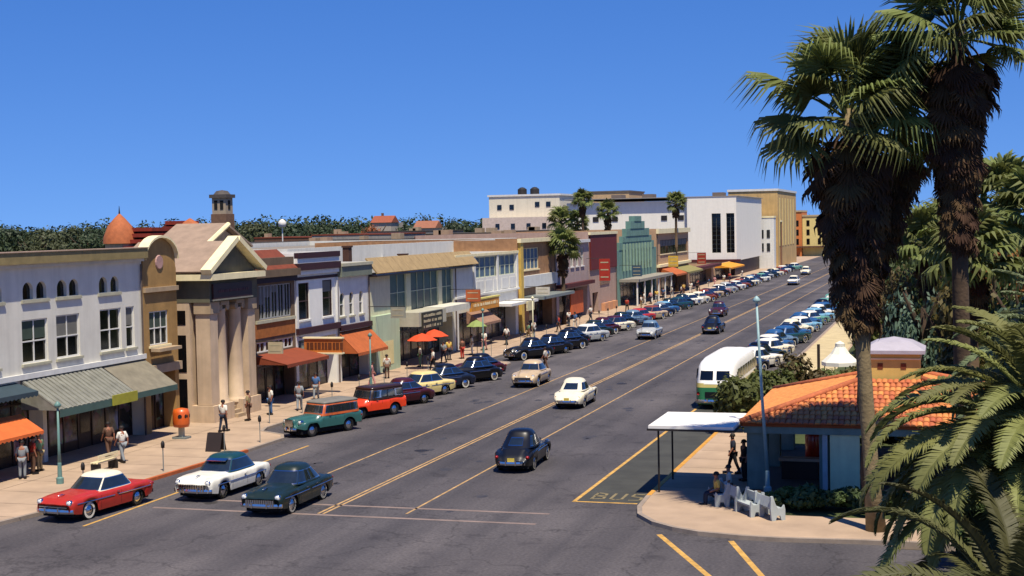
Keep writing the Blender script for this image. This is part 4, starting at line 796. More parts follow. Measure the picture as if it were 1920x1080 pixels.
MB().box(-48.5,-37.3,331,372,0,17.6).build('wall', TANT, tw); MB().box(-48.7,-37.1,330.8,372.2,17.603,18.1).build('parapet', WHITEP, tw); MB().box(-43.4,-42.2,330.86,330.98,12,16).build('blind_window', mat('pink panel','#a06a4c',.8), tw)
for k in range(6): MB().box(-37.3,-37.2,334+k*6,336+k*6,5,16).build('pier', mat('yellow pier','#d0b878',.8), tw)
for i,(xa,xb,y,z,h,lb) in enumerate(((-43.5,-39.0,318,11.5,'#d0cfc8','white narrow shop front just right of the department store windows'),(-42,-38.6,327,10.5,'#8d6038','brown and cream shop house before the tan tower'))):
    t = thing('shop_house', lb, 'building', (xa,y,0), world=True); MB().box(xa+2,xb+1.4,y+8,y+11.5,0,z).build('wall', mat('shop house %d'%i,h,.8,var=.1,streak=.1), t)
    MB().box(xa+1.9,xb+1.5,y+7.9,y+11.6,z+.003,z+.4).build('parapet', CREAM, t)
    for k in range(2):
        for r in range(2): MB().box(xb-1.6+k*1.4,xb-.9+k*1.4,y+7.9,y+7.98,4+r*3,5.8+r*3).build('window', GLASS, t)
t = building('yellow_awning_shop', 'low shop with a bright yellow awning far up the left side', 262.3, 284, 3.0, TAN12, [(264,282,.1,2.4,1.0)]); awning(t, XF, 292-28, 282, 3.0, 3.0, 2.4, mat('yellow canvas','#d08a22',.8), .3, 'yellow_awning'); storefront(t, XF, 264, 282, 2.4, DARKTILE, 5, 1.0)
YB = [(-50,-44.2,432,12.3,'#dccb80','yellow building at the far end of the street'),(-44.1,-41.6,430,13.2,'#bf7038','narrow orange building squeezed between the yellow ones'),(-41.5,-35,432,11.8,'#d3c07a','second yellow building, right of the narrow orange one'),(-35,-28,436,9,'#a8946a','low tan building closing the far end of the street')]
for xa,xb,y,z,h,lb in YB:
    t = thing('far_building', lb, 'building', ((xa+xb)/2,y,0), world=True); MB().box(xa,xb,y,y+18,0,z).build('wall', mat('far wall '+h,h,.85,var=.12,streak=.1), t); MB().box(xa-.1,xb+.1,y-.2,y+18.1,z+.003,z+.5).build('parapet', mat('far parapet','#a89878',.8), t)
    n = max(1,int((xb-xa)/2.2))
    for k in range(n):
        for r in range(3): xx = xa+(k+.5)*(xb-xa)/n; MB().box(xx-.45,xx+.45,y-.06,y-.01,3.6+r*2.7,5.3+r*2.7).build('window', GLASS, t)
    MB().box(xa,xb,y-2.5,y-.05,2.7,3.1).build('canopy', mat('brown canopy','#54382a',.8), t)
# the blocks behind
wb = thing('white_office_building', 'white two-step office building with two dark roof tanks behind the palms', 'building', (-88,305,0), world=True)
WOB = mat('creamy white wall','#d4ccb4',.8,var=.06,streak=.1)
MB().box(-96.5,-80.5,301,325,0,17.2).build('wall', WOB, wb); MB().box(-96.8,-80.2,300.8,325.2,17.203,17.6).build('parapet', WHITEP, wb); MB().box(-97,-77,297.6,300.9,0,12.6).build('lower_wing', mat('pinkish white wall','#c9b6a8',.8), wb)
for x,z in ((-91.8,14.3),(-86.0,14.8),(-83.5,14.8),(-94.6,14.3)): MB().box(x,x+1.0,300.9,300.98,z,z+1.1).build('window', GLASS, wb)
for x in (-94,-90.5,-87,-83.5,-80): MB().box(x,x+.9,297.5,297.58,10.2,11.3).build('window', GLASS, wb)
for x in (-91.5,-88.6): t = MB().lathe([(.02,17.6),(1.05,17.6),(1.05,18.9),(.5,19.3),(.02,19.4)],(x,310,0),12).build('roof_tank', IRON); tag(t, 'dark round tank on the white office roof, %s' % ('left one' if x == -91.5 else 'right one'), 'tank', 'roof tanks')
tb = thing('tan_block', 'tan flat-roofed block behind the distant palms left of the department store', 'building', (-72,330,0), world=True)
MB().box(-80,-71,328,345,0,18.2).build('wall', mat('tan block wall','#b89a72',.85), tb); MB().box(-80.2,-70.8,327.8,345.2,18.203,18.5).build('roof', mat('grey flat roof','#5d5854',.8), tb); MB().box(-84,-80.02,328,340,0,15.6).build('white_wing', WOB, tb)
CHW = mat('dim brick','#6d5240',.9,var=.25)
ct = thing('brick_bell_tower', 'square brick bell tower with a pale belfry above the bank roof', 'tower', (-139.5,260,0), world=True)
MB().box(-141.2,-137.8,258.3,261.7,0,14.3).build('shaft', CHW, ct); MB().box(-141.0,-138.0,258.5,261.5,14.303,17.5).build('belfry', mat('pale belfry stone','#9a8a74',.85), ct); MB().box(-141.4,-137.6,258.1,261.9,17.503,18.2).build('cornice', mat('dark tower cap','#4a4440',.8), ct); MB().lathe([(1.8,18.2),(1.2,18.9),(.05,19.1)],(-139.5,260,0),8).build('cap', mat('dark tower cap','#4a4440'), ct)
for x in (-140.5,-139.2): MB().box(x,x+.7,258.42,258.48,15.2,17).build('belfry_opening', DARK, ct)
MB().box(-137.98,-137.93,259.5,260.4,15.2,17).build('belfry_opening', DARK, ct)
hl = thing('gabled_hall', 'hall with a steep cream-edged gable behind the brown building', 'building', (-50,93,0), world=True)
MB().box(-53.5,-50,89.6,96.6,0,9.7).build('wall', TAN2, hl); gable_prism(-53.5,-50,89.6,96.6,9.703,11.2).build('gable', TAN2, hl)
mb = MB()
for s in (-1,1):
    P_ = [(-49.6,93.1+s*3.9,9.72),(-49.6,93.1,11.4),(-53.7,93.1,11.4),(-53.7,93.1+s*3.9,9.72)]
    if (Vector(P_[1])-Vector(P_[0])).cross(Vector(P_[2])-Vector(P_[0])).z < 0: P_ = P_[::-1]
    mb.slab([(x,y,z+.14) for x,y,z in P_], .14)
mb.build('roof', PINKR, hl); MB().tube([(-49.5,89.2,9.75),(-49.5,93.1,11.45)],.17,6).build('barge_board', CREAM, hl)
ORT = mat('orange tiles','#a05a34',.85,var=.25,scale=1.5); REDT = mat('red tiles','#7e2a1a',.85,var=.3,scale=1.2)
tr_ = thing('turret_house', 'house with a round orange tile turret and spike behind the white stucco building', 'building', (-107,172,0), world=True)
MB().lathe([(2.0,0),(2.0,9.5)],(-107.9,172,0),14).build('turret_wall', TAN2, tr_); MB().lathe([(2.3,9.5),(2.2,10.4),(1.6,11.9),(.75,12.9),(.25,13.4),(.05,13.6)],(-107.9,172,0),14).build('turret_roof', ORT, tr_, True); MB().tube([(-107.9,172,13.4),(-107.9,172,14.6)],[.15,.03],6).build('spike', IRON, tr_)
for k in range(4): MB().box(-107.4+k*.2,-102.8-k*.1,170.5+k*.6,178,(8.6,9.5,10.3,11.1)[k],(8.6,9.5,10.3,11.1)[k]+.5).build('tile_tier', REDT, tr_); 
MB().box(-107,-103.4,173,178,0,11.2).build('house_wall', mat('dark red wall','#4a1a14',.85), tr_)
t2 = thing('red_tier_house', 'house with stacked red tile roofs just left of the cream bank gable', 'building', (-103,190,0), world=True)
for k in range(4): MB().box(-112.2+k*.25,-107.9-k*.25,189+k*.3,195,(9.2,10.2,11.2,12.0)[k],(9.2,10.2,11.2,12.0)[k]+.55).build('tile_tier', REDT, t2)
MB().box(-112,-108,190.5,195,0,12.1).build('house_wall', mat('dark red wall','#4a1a14'), t2); MB().lathe([(2.2,9.3),(2.0,10.8),(1.2,12.2),(.1,12.9)],(-107.9,191,0),12).build('round_roof', ORT, t2, True); MB().lathe([(1.9,0),(1.9,9.3)],(-107.9,191,0),12).build('round_wall', TAN2, t2)
rr = random.Random(21)
BK = [(-92,150,12,14,7.6),(-76,118,14,16,7.9),(-118,205,16,12,8.2),(-96,222,18,14,8.8),(-80,175,16,20,8.6),(-130,240,20,14,8.4),(-112,262,18,16,9.6),(-90,262,14,18,9.4),(-74,214,14,22,9.2),(-72,250,12,18,9.7),(-142,300,22,16,9.0),(-116,300,18,14,9.9),(-82,142,10,12,8.4),(-63,176,12,14,8.8),(-64,196,10,14,9.0),(-150,262,18,12,8.2)]
CB = [('brown','#5d4234'),('pale grey','#8d8880'),('rusty brick','#6d3b28'),('cream','#a89a7c'),('dark brick','#46342c')]
for i,(x,y,w,d,z) in enumerate(BK):
    nm, h = CB[i%5]; t = thing('back_building', '%s low flat-roofed building behind the shops, %s of them by distance' % (nm, ORD[sorted(range(len(BK)), key=lambda k: BK[k][0]**2+BK[k][1]**2).index(i)]), 'building', (x,y,0), world=True, group='low roofs behind the shops')
    MB().box(x-w/2,x+w/2,y,y+d,0,z).build('wall', mat('back '+nm,h,.9,var=.25,streak=.2), t); MB().box(x-w/2-.1,x+w/2+.1,y-.1,y+d+.1,z+.003,z+.25).build('roof', ROOFD if i%2 else RBRN, t)
    for k in range(2): a = rr.uniform(-w/2+1,w/2-2); MB().box(x+a,x+a+rr.uniform(.8,1.8),y+2,y+4,z+.253,z+rr.uniform(.6,1.3)).build('roof_hut', TAN2, t)
for i,(x,y,z,h,lb) in enumerate(((-158,390,14.4,'#8a4a34','house with a steep pink-red roof among the far trees'),(-138,372,12.6,'#8c5a44','far house with a broad pink roof right of the steep red one'))):
    t = thing('far_house', lb, 'building', (x,y,0), world=True); MB().box(x-3,x+3,y,y+10,0,z-2).build('wall', mat('far house wall','#a39a8c',.85), t)
    gable_prism(x-3.3,x+3.3,y-.4,y+6,z-1.99,z).build('roof', mat('far roof %d'%i,h,.85), t)
    if i == 0: MB().box(x-1.2,x-.6,y+3,y+3.6,z-.5,z+.8).build('chimney', CHW, t)
wt = thing('water_tank', 'small white tank on a thin pole above the roofs', 'tank', (-128,262,0), world=True); MB().lathe([(.02,11.4),(.7,11.5),(.8,12.4),(.3,12.9),(.02,13)],(-124,255,0),14).build('tank', WHITEP, wt, True); MB().tube([(-124,255,0),(-124,255,11.4)],.12,6).build('pole', WHITEP, wt)

# drain pipes and small signs along the shops
for root,y,z in ((b1,67.6,9.3),(b4,78.95,7.5),(b6,99.0,7.4),(b8,118.6,8),(b9,151.8,9),(b10,181.9,9.4),(b12,209.4,9.2),(b5,93.3,7.4)): MB().tube([(XF+.1,y,.13),(XF+.1,y,z)],.055,6).build('drainpipe', mat('rusty drainpipe','#5d5046',.7,var=.4), root)
SG = [(-38.7,133.2,2.75,.1,2.3,.9,'#c9bd92','cream sign board hanging under the white canopy'),(-38.9,166.2,4.2,.8,.25,2.6,'#9c2c1c','upright red sign at the end of the pink-grey store'),(-39.0,139.4,3.9,.9,.15,.8,'#b9b4a6','pale square sign sticking out at the yellow pilaster'),(-39.0,117.2,4.5,.8,.2,1.0,'#a9552c','small orange sign sticking out past the menu board'),(-38.8,99.0,4.3,.7,.15,.8,'#8c8c7c','grey sign sticking out at the mint pier'),(-38.8,184,4.0,.8,.2,1.4,'#2f4a5c','blue upright sign at the stepped green building'),(-38.8,210,4.4,.9,.2,1.6,'#c9a03c','yellow upright sign between the green and tan buildings'),(-38.9,236,4.0,.9,.2,1.8,'#8a2c1c','dark red upright sign past the strip window building'),(-38.9,78.9,3.5,.6,.12,.7,'#a89a7c','small tan sign at the edge of the red-brown awning')]
for x,y,z,sx,sy,sz,h,lb in SG:
    t = thing('shop_sign', lb, 'sign', (x,y,z), world=True); MB().box(x-sx,x+sx*.6,y-sy/2,y+sy/2,z,z+sz).build('board', mat('sign '+h,h,.6,var=.2), t)
    MB().tube([(XF+.02,y,z+sz+.05),(x+sx*.6,y,z+sz+.05)],.03,6).build('bracket', IRON, t)
    mb = MB(); n = 3 if sz > 1 else 2
    for k in range(n): mb.box(x-sx*.8,x+sx*.4,y-sy/2-.012,y-sy/2-.003,z+sz*(k+.42)/n,z+sz*(k+.58)/n)
    tag(mb.build('lettering', mat('sign letters','#d0c8b0' if h not in ('#c9bd92','#b9b4a6','#c9a03c') else '#5c3020',.6) if False else mat('pale lettering','#a8a080',.6), t), kind='stuff')
# ------------------------------------------------------------------ pavilion
TILE = mat('terracotta tile', '#b66e3e', .85, var=.35, scale=4, rnd=.22); TILE2 = mat('terracotta bed', '#8a4520', .85, var=.25)
SEA = mat('pale sea-green render', '#c4cca6', .8, var=.14, scale=1.2, streak=.2); SEA_SHADE = mat('shaded sea-green render', '#6d8078', .75, var=.2, streak=.2)  # second tone copies the sea-green render with pavilion shade in its colour
pv = thing('pavilion', 'open park pavilion with an orange tiled hip roof and a square cupola', 'pavilion', (-2.3,63.8,0), world=True)
EX0, EX1, EY0, EY1, EZ = -8.1, 3.5, 58.0, 69.6, 2.82; CX, CY = -2.3, 63.8; CZ, CW = 4.12, 1.2
cor = [(EX0,EY0),(EX1,EY0),(EX1,EY1),(EX0,EY1)]; top = [(CX-CW,CY-CW),(CX+CW,CY-CW),(CX+CW,CY+CW),(CX-CW,CY+CW)]
mb = MB()
for i in range(4): j = (i+1)%4; mb.slab([(*cor[i],EZ),(*cor[j],EZ),(*top[j],CZ),(*top[i],CZ)],.12)
mb.build('roof_deck', TILE2, pv)
# barrel tiles: one mesh, laid in courses on every slope
TL, TW = .44, .23
tm = MB(); n = 5
R0 = [[(TW*.5*math.cos(math.pi*k/n), yy, hh+TW*.30*math.sin(math.pi*k/n)) for k in range(n+1)] for yy, hh in ((0,.03),(TL*1.08,.0))]
tm.rings(R0, False); tm.add([(TW*.5*math.cos(math.pi*k/n),0,.03+TW*.3*math.sin(math.pi*k/n)) for k in range(n+1)],[tuple(range(n+1))])
def slope_frames():
    for i in range(4):
        j = (i+1)%4; a, b = Vector((*cor[i],EZ)), Vector((*cor[j],EZ)); c, d = Vector((*top[j],CZ)), Vector((*top[i],CZ))
        ux = (b-a).normalized(); m0, m1 = (a+b)/2, (c+d)/2; uy = (m1-m0); Ls = uy.length; uy.normalize(); uz = ux.cross(uy)
        yield i, a, ux, uy, uz, (b-a).length, (c-d).length, Ls
tiles = []
for i, a, ux, uy, uz, W0, W1, Ls in slope_frames():
    nr = int(Ls/TL)+1
    for r in range(nr):
        s = r*TL-.06; half0 = W0/2+(W1/2-W0/2)*min(1,(s+TL*.5)/Ls); nc = int(2*half0/TW)
        for c in range(nc):
            u = -half0+TW*.5+c*(2*half0-TW)/max(1,nc-1)
            tiles.append((i, r, a+ux*(W0/2+u)+uy*s+uz*.005, ux, uy, uz))
front = [t for t in tiles if t[0] == 0 and t[2].x < -.4] ; front.sort(key=lambda t: t[2].x); front = front[:300]
fs = set(id(t) for t in front); rest = [t for t in tiles if id(t) not in fs]
proto = None
for i, r, p, ux, uy, uz in front:
    if proto is None: proto = tm.build('tile', TILE, pv, True, off=(0,0,0)); o = proto
    else: o = proto.copy(); COL.objects.link(o)
    M = Matrix((ux,uy,uz)).transposed().to_4x4(); M.translation = p-ORG[pv.name]+uz*random.uniform(0,.015); o.matrix_local = M@Matrix.Rotation(random.uniform(-.03,.03),4,'Z')
mb = MB()
for i, r, p, ux, uy, uz in rest:
    M = Matrix((ux,uy,uz)).transposed().to_4x4(); M.translation = p+uz*random.uniform(0,.015); mb.add([M@Vector(q) for q in tm.v], tm.f)
tag(mb.build('far_tiles', TILE, pv, True), kind='stuff')
mb = MB()
for i in range(4): mb.tube([(*cor[i],EZ+.08),(*top[i],CZ+.1)],[.13,.13],7)
mb.build('hip_tiles', TILE, pv, True)
MB().box(EX0+.25,EX1-.25,EY0+.25,EY1-.25,2.5,2.68).build('ceiling', SEA_SHADE, pv)
mb = MB(); mb.box(EX0+.1,EX1-.1,EY0+.1,EY0+.3,2.42,2.7); mb.box(EX0+.1,EX1-.1,EY1-.3,EY1-.1,2.42,2.7); mb.box(EX0+.1,EX0+.3,EY0+.31,EY1-.31,2.42,2.7); mb.box(EX1-.3,EX1-.1,EY0+.31,EY1-.31,2.42,2.7); mb.build('eave_beam', SEA_SHADE, pv)
for x,y,w in ((-7.5,58.6,.4),(-7.5,64,.3),(-7.5,68.9,.4),(2.9,58.75,.4),(2.9,68.9,.4),(-4.85,58.7,.2)):
    c = MB(); c.box(x-w,x+w,y-w,y+w,.13,2.418); c.build('pillar', SEA_SHADE, pv)
MB().box(-4.6,-3.45,58.16,58.4,.13,2.416).build('wall_panel', SEA, pv)
MB().box(-4.9,-4.7,58.2,58.45,.13,2.40).build('corner_post', mat('pale post','#9aa4a8',.7), pv)
MB().box(-1.0,2.5,62,66.5,.13,2.498).build('kiosk_room', mat('dark kiosk wall','#4a3a30',.8,var=.2), pv)
MB().box(EX0-.2,EX1+.2,EY0-.3,EY1+.3,.0,.128).build('floor_slab', mat('pavilion floor','#5d4c40',.85,var=.2), pv)
MB().box(-6.9,-5.2,60.6,61.2,.9,1.02).build('counter_top', mat('peach counter','#c09a80',.5), pv); MB().box(-6.8,-5.3,60.7,61.15,.13,.899).build('counter', mat('dark counter','#3a241c',.6), pv)
rc = MB().lathe([(.02,.13),(.36,.14),(.36,1.75),(.3,1.95),(.2,2.1),(.02,2.15)],(-5.6,62.2,0),16); rc = rc.build('drinks_cooler', mat('red enamel','#a8280f',.3,coat=.4), None, True); tag(rc, 'rounded red drinks cooler standing in the shade of the pavilion', 'cooler')
# cupola
CUW = mat('cupola yellow', '#c9a95c', .8, var=.1, streak=.12); LAV = mat('lavender-grey sheet', '#a09aa2', .6, var=.12)
cu = MB().box(CX-1.08,CX+1.08,CY-1.08,CY+1.08,3.9,5.25).build('cupola', CUW, pv)
for x in (-.55,.4): MB().box(CX+x-.1,CX+x+.12,CY-1.1,CY-1.083,4.6,4.85).build('vent', mat('rust vent','#6a3418',.8), cu)
for y in (-.5,.5): MB().box(CX-1.1,CX-1.083,CY+y-.12,CY+y+.12,4.6,4.85).build('vent', mat('rust vent','#6a3418'), cu)
mb = MB(); mb.box(CX-1.12,CX+1.12,CY-1.12,CY+1.12,5.0,5.06); mb.build('moulding', CREAM, cu)
mb = MB(); e = 1.3; R = [[(CX+s*a,CY+s*b,z) for a,b in ((-1,-1),(1,-1),(1,1),(-1,1))] for s,z in ((e,5.25),(e,5.4),(.75,5.72),(.02,5.9))]; mb.rings(R, True, True, True).build('cupola_roof', LAV, cu)
# bus stop canopy
cp = thing('bus_stop_canopy', 'thin white flat canopy on two dark posts beside the yellow kerb', 'canopy', (-9.7,58.4,0), world=True)
MB().box(-11.55,-8.15,56.25,60.5,2.78,2.9).build('roof', mat('white canopy sheet','#d8d4cc',.6,var=.06), cp); MB().box(-11.6,-8.1,56.2,60.55,2.7,2.777).build('edge_frame', IRON, cp)
for x,y in ((-11.25,56.8),(-11.25,59.8)): MB().tube([(x,y,.13),(x,y,2.7)],.04,8).build('post', IRON, cp)
# carved white benches
CON = mat('painted concrete', '#a2a9a8', .8, var=.15, streak=.15)
def bench(label, loc, rz):
    t = thing('bench', label, 'bench', loc, rz, 'concrete benches at the corner')
    prof = [(-.3,0),(-.12,0),(-.05,.2),(.1,.2),(.16,0),(.34,0),(.34,.42),(.3,.62),(.2,.5),(-.02,.5),(-.14,.72),(-.24,1.0),(-.34,.98),(-.36,.5)]
    for x in (-.75,.75):
        m = MB(); n = len(prof); m.v = [(x-.06,y,z) for y,z in prof]+[(x+.06,y,z) for y,z in prof]
        m.f = [tuple(range(n)),tuple(range(2*n-1,n-1,-1))]+[(i,n+i,n+(i+1)%n,(i+1)%n) for i in range(n)]; m.build('side_panel', CON, t)
    MB().box(-.69,.69,-.2,.28,.4,.47).build('seat', CON, t); MB().obox((0,-.27,.72),(1.38,.06,.4),0,-.25).build('backrest', CON, t)
    t.scale = (.8,.85,.9); return t
bench('pale concrete bench nearest the bus stop post, seats a person in yellow', (-8.55,54.9,.13), R_(112)); bench('concrete bench beside the lamp post, closest to the kerb', (-7.15,53.2,.13), R_(125)); bench('concrete bench between the hedge and the yellow-shirted person', (-7.75,54.4,.13), R_(-60)); bench('concrete bench with its back to the hedge near the lamp post', (-6.35,52.7,.13), R_(-55))
# ------------------------------------------------------------------ street furniture
def lamp_post(label, loc, h, m, rz=0, lean=(0,0)):
    t = thing('street_lamp', label, 'street lamp', loc, rz)
    MB().lathe([(.16,0),(.16,.25),(.1,.3),(.085,.9),(.06,.95)],n=12).build('base', m, t); MB().tube([(0,0,.9),(lean[0]*.5,lean[1]*.5,h*.5),(lean[0],lean[1],h)],[.075,.06,.045],10).build('pole', m, t, True)
    hd = MB(); hd.lathe([(.05,0),(.13,.06),(.16,.14),(.08,.24),(.02,.3)],(lean[0],lean[1],h),12).build('lamp_head', m, t, True); return t
lamp_post('tall pale teal lamp post leaning slightly in front of the pavilion', (-7.0,57.5,.1), 7.6, mat('pale teal pole','#86a3a6',.5), lean=(-.35,0))
lamp_post('short grey-green post with a lantern at the near left kerb', (-37.1,53.8,.13), 3.3, GREENPOLE)
lamp_post('grey-green lamp post before the orange awning of the pale narrow building', (-36.9,88.6,.13), 3.6, GREENPOLE)
lamp_post('lamp post near the menu sign and orange umbrellas', (-36.7,112.2,.13), 3.8, GREENPOLE)
lamp_post('lamp post before the orange and yellow sign', (-36.7,127,.13), 4.0, mat('cream lamp paint','#c9c4a0',.6))
mt = thing('parking_meter','', 'parking meter', group='parking meters along the left kerb'); MB().tube([(0,0,0),(0,0,1.05)],.025,6).build('pole', STEEL, mt); MB().lathe([(.02,1.05),(.08,1.08),(.09,1.25),(.06,1.36),(.01,1.4)],n=10).build('head', IRON, mt, True)
MP = [(-34.4,51.5,'beside the red car'),(-34.2,57.5,'behind the white hardtop'),(-33.95,62.8,'beside the dark notice board'),(-33.8,66.3,'just before the teal wagon')]+[(-36.6,73+4.3*k,'at the %s stall after the teal wagon' % ORD[k]) for k in range(7)]+[(-36.6,114+4.3*k,'at the %s stall of the row beyond the pavement bulge' % ORD[k]) for k in range(12)]
for x,y,s in MP: place(mt, USED, (x,y,.13), random.uniform(-.3,.3), 'thin parking meter '+s, 'parking meters along the left kerb')
ob = thing('vending_stand', 'orange rounded vending stand with dark openings on a pale foot before the bank', 'vending stand', (-38.65,66.9,.13)); OM = mat('orange enamel','#c2561a',.4,coat=.3)
MB().box(-.12,.12,-.12,.12,0,.6).build('foot', TRIM, ob); MB().box(-.4,.4,-.3,.3,.0,.1).build('base_plate', STEEL, ob)
mb = MB(); mb.rings([[(.45*k*math.cos(2*math.pi*i/16),.42*k*math.sin(2*math.pi*i/16),z) for i in range(16)] for k,z in ((.05,.6),(.9,.62),(1,.8),(1,1.35),(.85,1.55),(.1,1.62))]).build('bin', OM, ob, True)
for a in (-70,-25,20): MB().lathe([(.01,.02),(.11,.015)],(0,0,0),10,'X').build('opening', DARK, ob).location = (.43*math.cos(R_(a)),.41*math.sin(R_(a)),1.2); 
for o in [c for c in ob.children if c.name.startswith('opening')]: o.rotation_euler = (0,0,math.atan2(o.location.y,o.location.x))
nb_ = thing('notice_board', 'dark board on the kerb just behind the white hardtop', 'sign', (-34.75,63.4,.13)); nb_.scale = (.8,.8,.8); MB().obox((0,.25,.55),(1.0,.04,1.2),0,.3).build('panel', mat('dark board','#241a1a',.7), nb_); MB().obox((0,-.25,.55),(1.0,.04,1.2),0,-.3).build('panel', mat('dark board','#241a1a'), nb_)
bench2 = thing('pavement_bench', 'pale slatted bench at the left kerb behind the red car roof', 'bench', (-37.1,57.2,.13), R_(90))
for y in (-.15,0,.15): MB().box(-.8,.8,y-.05,y+.05,.42,.47).build('slat', CREAM, bench2)
for z in (.6,.75): MB().box(-.8,.8,-.26,-.22,z-.05,z+.05).build('slat', CREAM, bench2)
for x in (-.7,.7): MB().box(x-.04,x+.04,-.28,.2,0,.415).build('leg', IRON, bench2)
# umbrellas
def umbrella(label, loc, r, z, m, pole=IRON, group=None):
    t = thing('umbrella', label, 'umbrella', loc, 0, group); n = 8
    for k in range(n):
        a0, a1 = 2*math.pi*k/n, 2*math.pi*(k+1)/n; q = MB()
        q.slab([(0,0,z),(r*.55*math.cos(a0),r*.55*math.sin(a0),z-.22),(r*.55*math.cos(a1),r*.55*math.sin(a1),z-.22)],.015); q.slab([(r*.55*math.cos(a0),r*.55*math.sin(a0),z-.22),(r*math.cos(a0),r*math.sin(a0),z-.55),(r*math.cos((a0+a1)/2)*.96,r*math.sin((a0+a1)/2)*.96,z-.52),(r*math.cos(a1),r*math.sin(a1),z-.55),(r*.55*math.cos(a1),r*.55*math.sin(a1),z-.22)],.015)
        q.build('panel', m, t)
    MB().tube([(0,0,0),(0,0,z+.12)],.03,8).build('pole', pole, t); return t
UO = mat('orange-red canvas','#c0441c',.8,var=.1)
umbrella('orange-red umbrella before the menu sign, nearer of two', (-38.6,103.0,.13), 1.2, 2.75, UO, group='orange umbrellas'); umbrella('orange-red umbrella before the menu sign, farther of two', (-38.8,106.3,.13), 1.15, 2.8, UO, group='orange umbrellas')
umbrella('dull green umbrella right of the two orange ones', (-37.9,114.2,.13), .9, 3.0, mat('dull green canvas','#7c8a4c',.8))
tn = thing('white_tent', 'white conical tent with a small raised cap behind the pavilion', 'tent', (-6.6,92,.1)); TW_ = mat('white tent canvas','#d8d4c4',.8,var=.05)
for k in range(8):
    a0,a1 = 2*math.pi*k/8, 2*math.pi*(k+1)/8; q = MB(); pr = [(.3,2.9),(.6,2.45),(1.15,1.95)]
    for (r0,z0),(r1,z1) in zip(pr,pr[1:]): q.slab([(r0*math.cos(a0),r0*math.sin(a0),z0),(r1*math.cos(a0),r1*math.sin(a0),z1),(r1*math.cos(a1),r1*math.sin(a1),z1),(r0*math.cos(a1),r0*math.sin(a1),z0)],.02)
    q.slab([(1.15*math.cos(a0),1.15*math.sin(a0),1.95),(1.15*math.cos(a0),1.15*math.sin(a0),1.72),(1.15*math.cos(a1),1.15*math.sin(a1),1.72),(1.15*math.cos(a1),1.15*math.sin(a1),1.95)],.02); q.build('panel', TW_, tn)
MB().lathe([(.3,2.88),(.3,3.1),(.02,3.25)],n=12).build('cap', TW_, tn)
for a in range(4): MB().tube([(1.0*math.cos(a*math.pi/2+.4),1.0*math.sin(a*math.pi/2+.4),0),(1.0*math.cos(a*math.pi/2+.4),1.0*math.sin(a*math.pi/2+.4),1.8)],.03,6).build('pole', IRON, tn)
tag(MB().tube([(-7.75,90,.1),(-7.75,90,3.3)],.09,8).build('post', mat('dark wooden post','#2c2018',.8)), 'dark wooden post just left of the white tent', 'post')
# painted word in the bus bay
mb = MB()
def stroke(x0,y0,x1,y1): strip(mb, x0,y0,x1,y1,.12,.012)
def letter(ch, x, y, w, h):
    L = {'B':[((0,0),(0,1)),((0,1),(.8,.9)),((.8,.9),(.8,.6)),((.8,.6),(0,.5)),((0,.5),(.9,.42)),((.9,.42),(.9,.1)),((.9,.1),(0,0))],'U':[((0,1),(0,.1)),((0,.1),(.45,0)),((.45,0),(.9,.1)),((.9,.1),(.9,1))],'S':[((.9,.95),(.1,1)),((.1,1),(0,.6)),((0,.6),(.9,.45)),((.9,.45),(.9,.05)),((.9,.05),(0,0))]}[ch]
    for a,b in L: stroke(x+a[0]*w,y+a[1]*h,x+b[0]*w,y+b[1]*h)
for k,chh in enumerate('BUS'): letter(chh, -13.75+k*.75, 55.5, .5, 1.3)
struct('painted_word', mb, mat('yellow road lettering','#7d7050',.75,var=.5,scale=3))
# ------------------------------------------------------------------ vegetation
def leafmat(n, h, tr=.25, var=.35, rnd=.2, sc=.7, rough=.6): return mat(n, h, rough, 0, var, sc, rnd=rnd, trans=tr, spec=.35)
FRG = leafmat('fan frond green','#69713a',.32,.3,.3); FRD = leafmat('dead frond brown','#4a3620',.15,.35,.35,1.2,.85); DPG = leafmat('date frond green','#7a7c46',.36,.25,.22); TRK = mat('palm trunk','#4a3a2a',.95,var=.35,scale=3,bump=.6,bscale=9); TRKL = mat('palm trunk light','#7a6a4c',.95,var=.35,scale=3,bump=.6,bscale=9)
BARK = mat('tree bark','#3a2c20',.95,var=.3,scale=4,bump=.4)
def fan_frond(rad=1.15, pet=1.1, seg=34, spread=230, droop=.5, sd=0, wd=1.0):
    r = random.Random(sd); m = MB()
    m.tube([(0,0,0),(pet*.5,0,.03),(pet,0,-.02)],[.035,.026,.02],4,False)
    for i in range(seg):
        a = R_(-spread/2+spread*(i+.5)/seg+r.uniform(-2,2)); L = rad*(1-.25*abs(i-seg/2)/(seg/2))*r.uniform(.86,1.08); w = rad*R_(spread/seg)*.62*wd
        dx, dy = math.cos(a), math.sin(a); px, py = -dy, dx
        def pt(t, s, dz): return (pet+dx*L*t+px*s*w, dy*L*t+py*s*w, dz)
        fold = .03*(1 if i%2 else -1); f = abs(a)/R_(spread/2); base = .1*f
        z = [0, -.04-base*.3, -droop*.28*L-base*.5+r.uniform(-.03,.03), -droop*L*r.uniform(.75,1.25)]
        t = [.02,.5,.8,1-.12*droop]; sw = [.2,1.0,.6,.0]; k = len(m.v)
        for q in range(3): m.v += [pt(t[q],-sw[q]*.5,z[q]-fold*.4), pt(t[q],0,z[q]+abs(fold)), pt(t[q],sw[q]*.5,z[q]-fold*.4)]
        m.v.append(pt(t[3],0,z[3]))
        for q in range(2):
            b = k+q*3; m.f += [(b,b+3,b+4,b+1),(b+1,b+4,b+5,b+2)]
        b = k+6; m.f += [(b,k+9,b+1),(b+1,k+9,b+2)]
    return m
FANS = [fan_frond(1.1+.1*(s%3), 1.0+.12*(s%4), 34, 215+10*(s%3), .35+.14*(s%4), s) for s in range(6)]
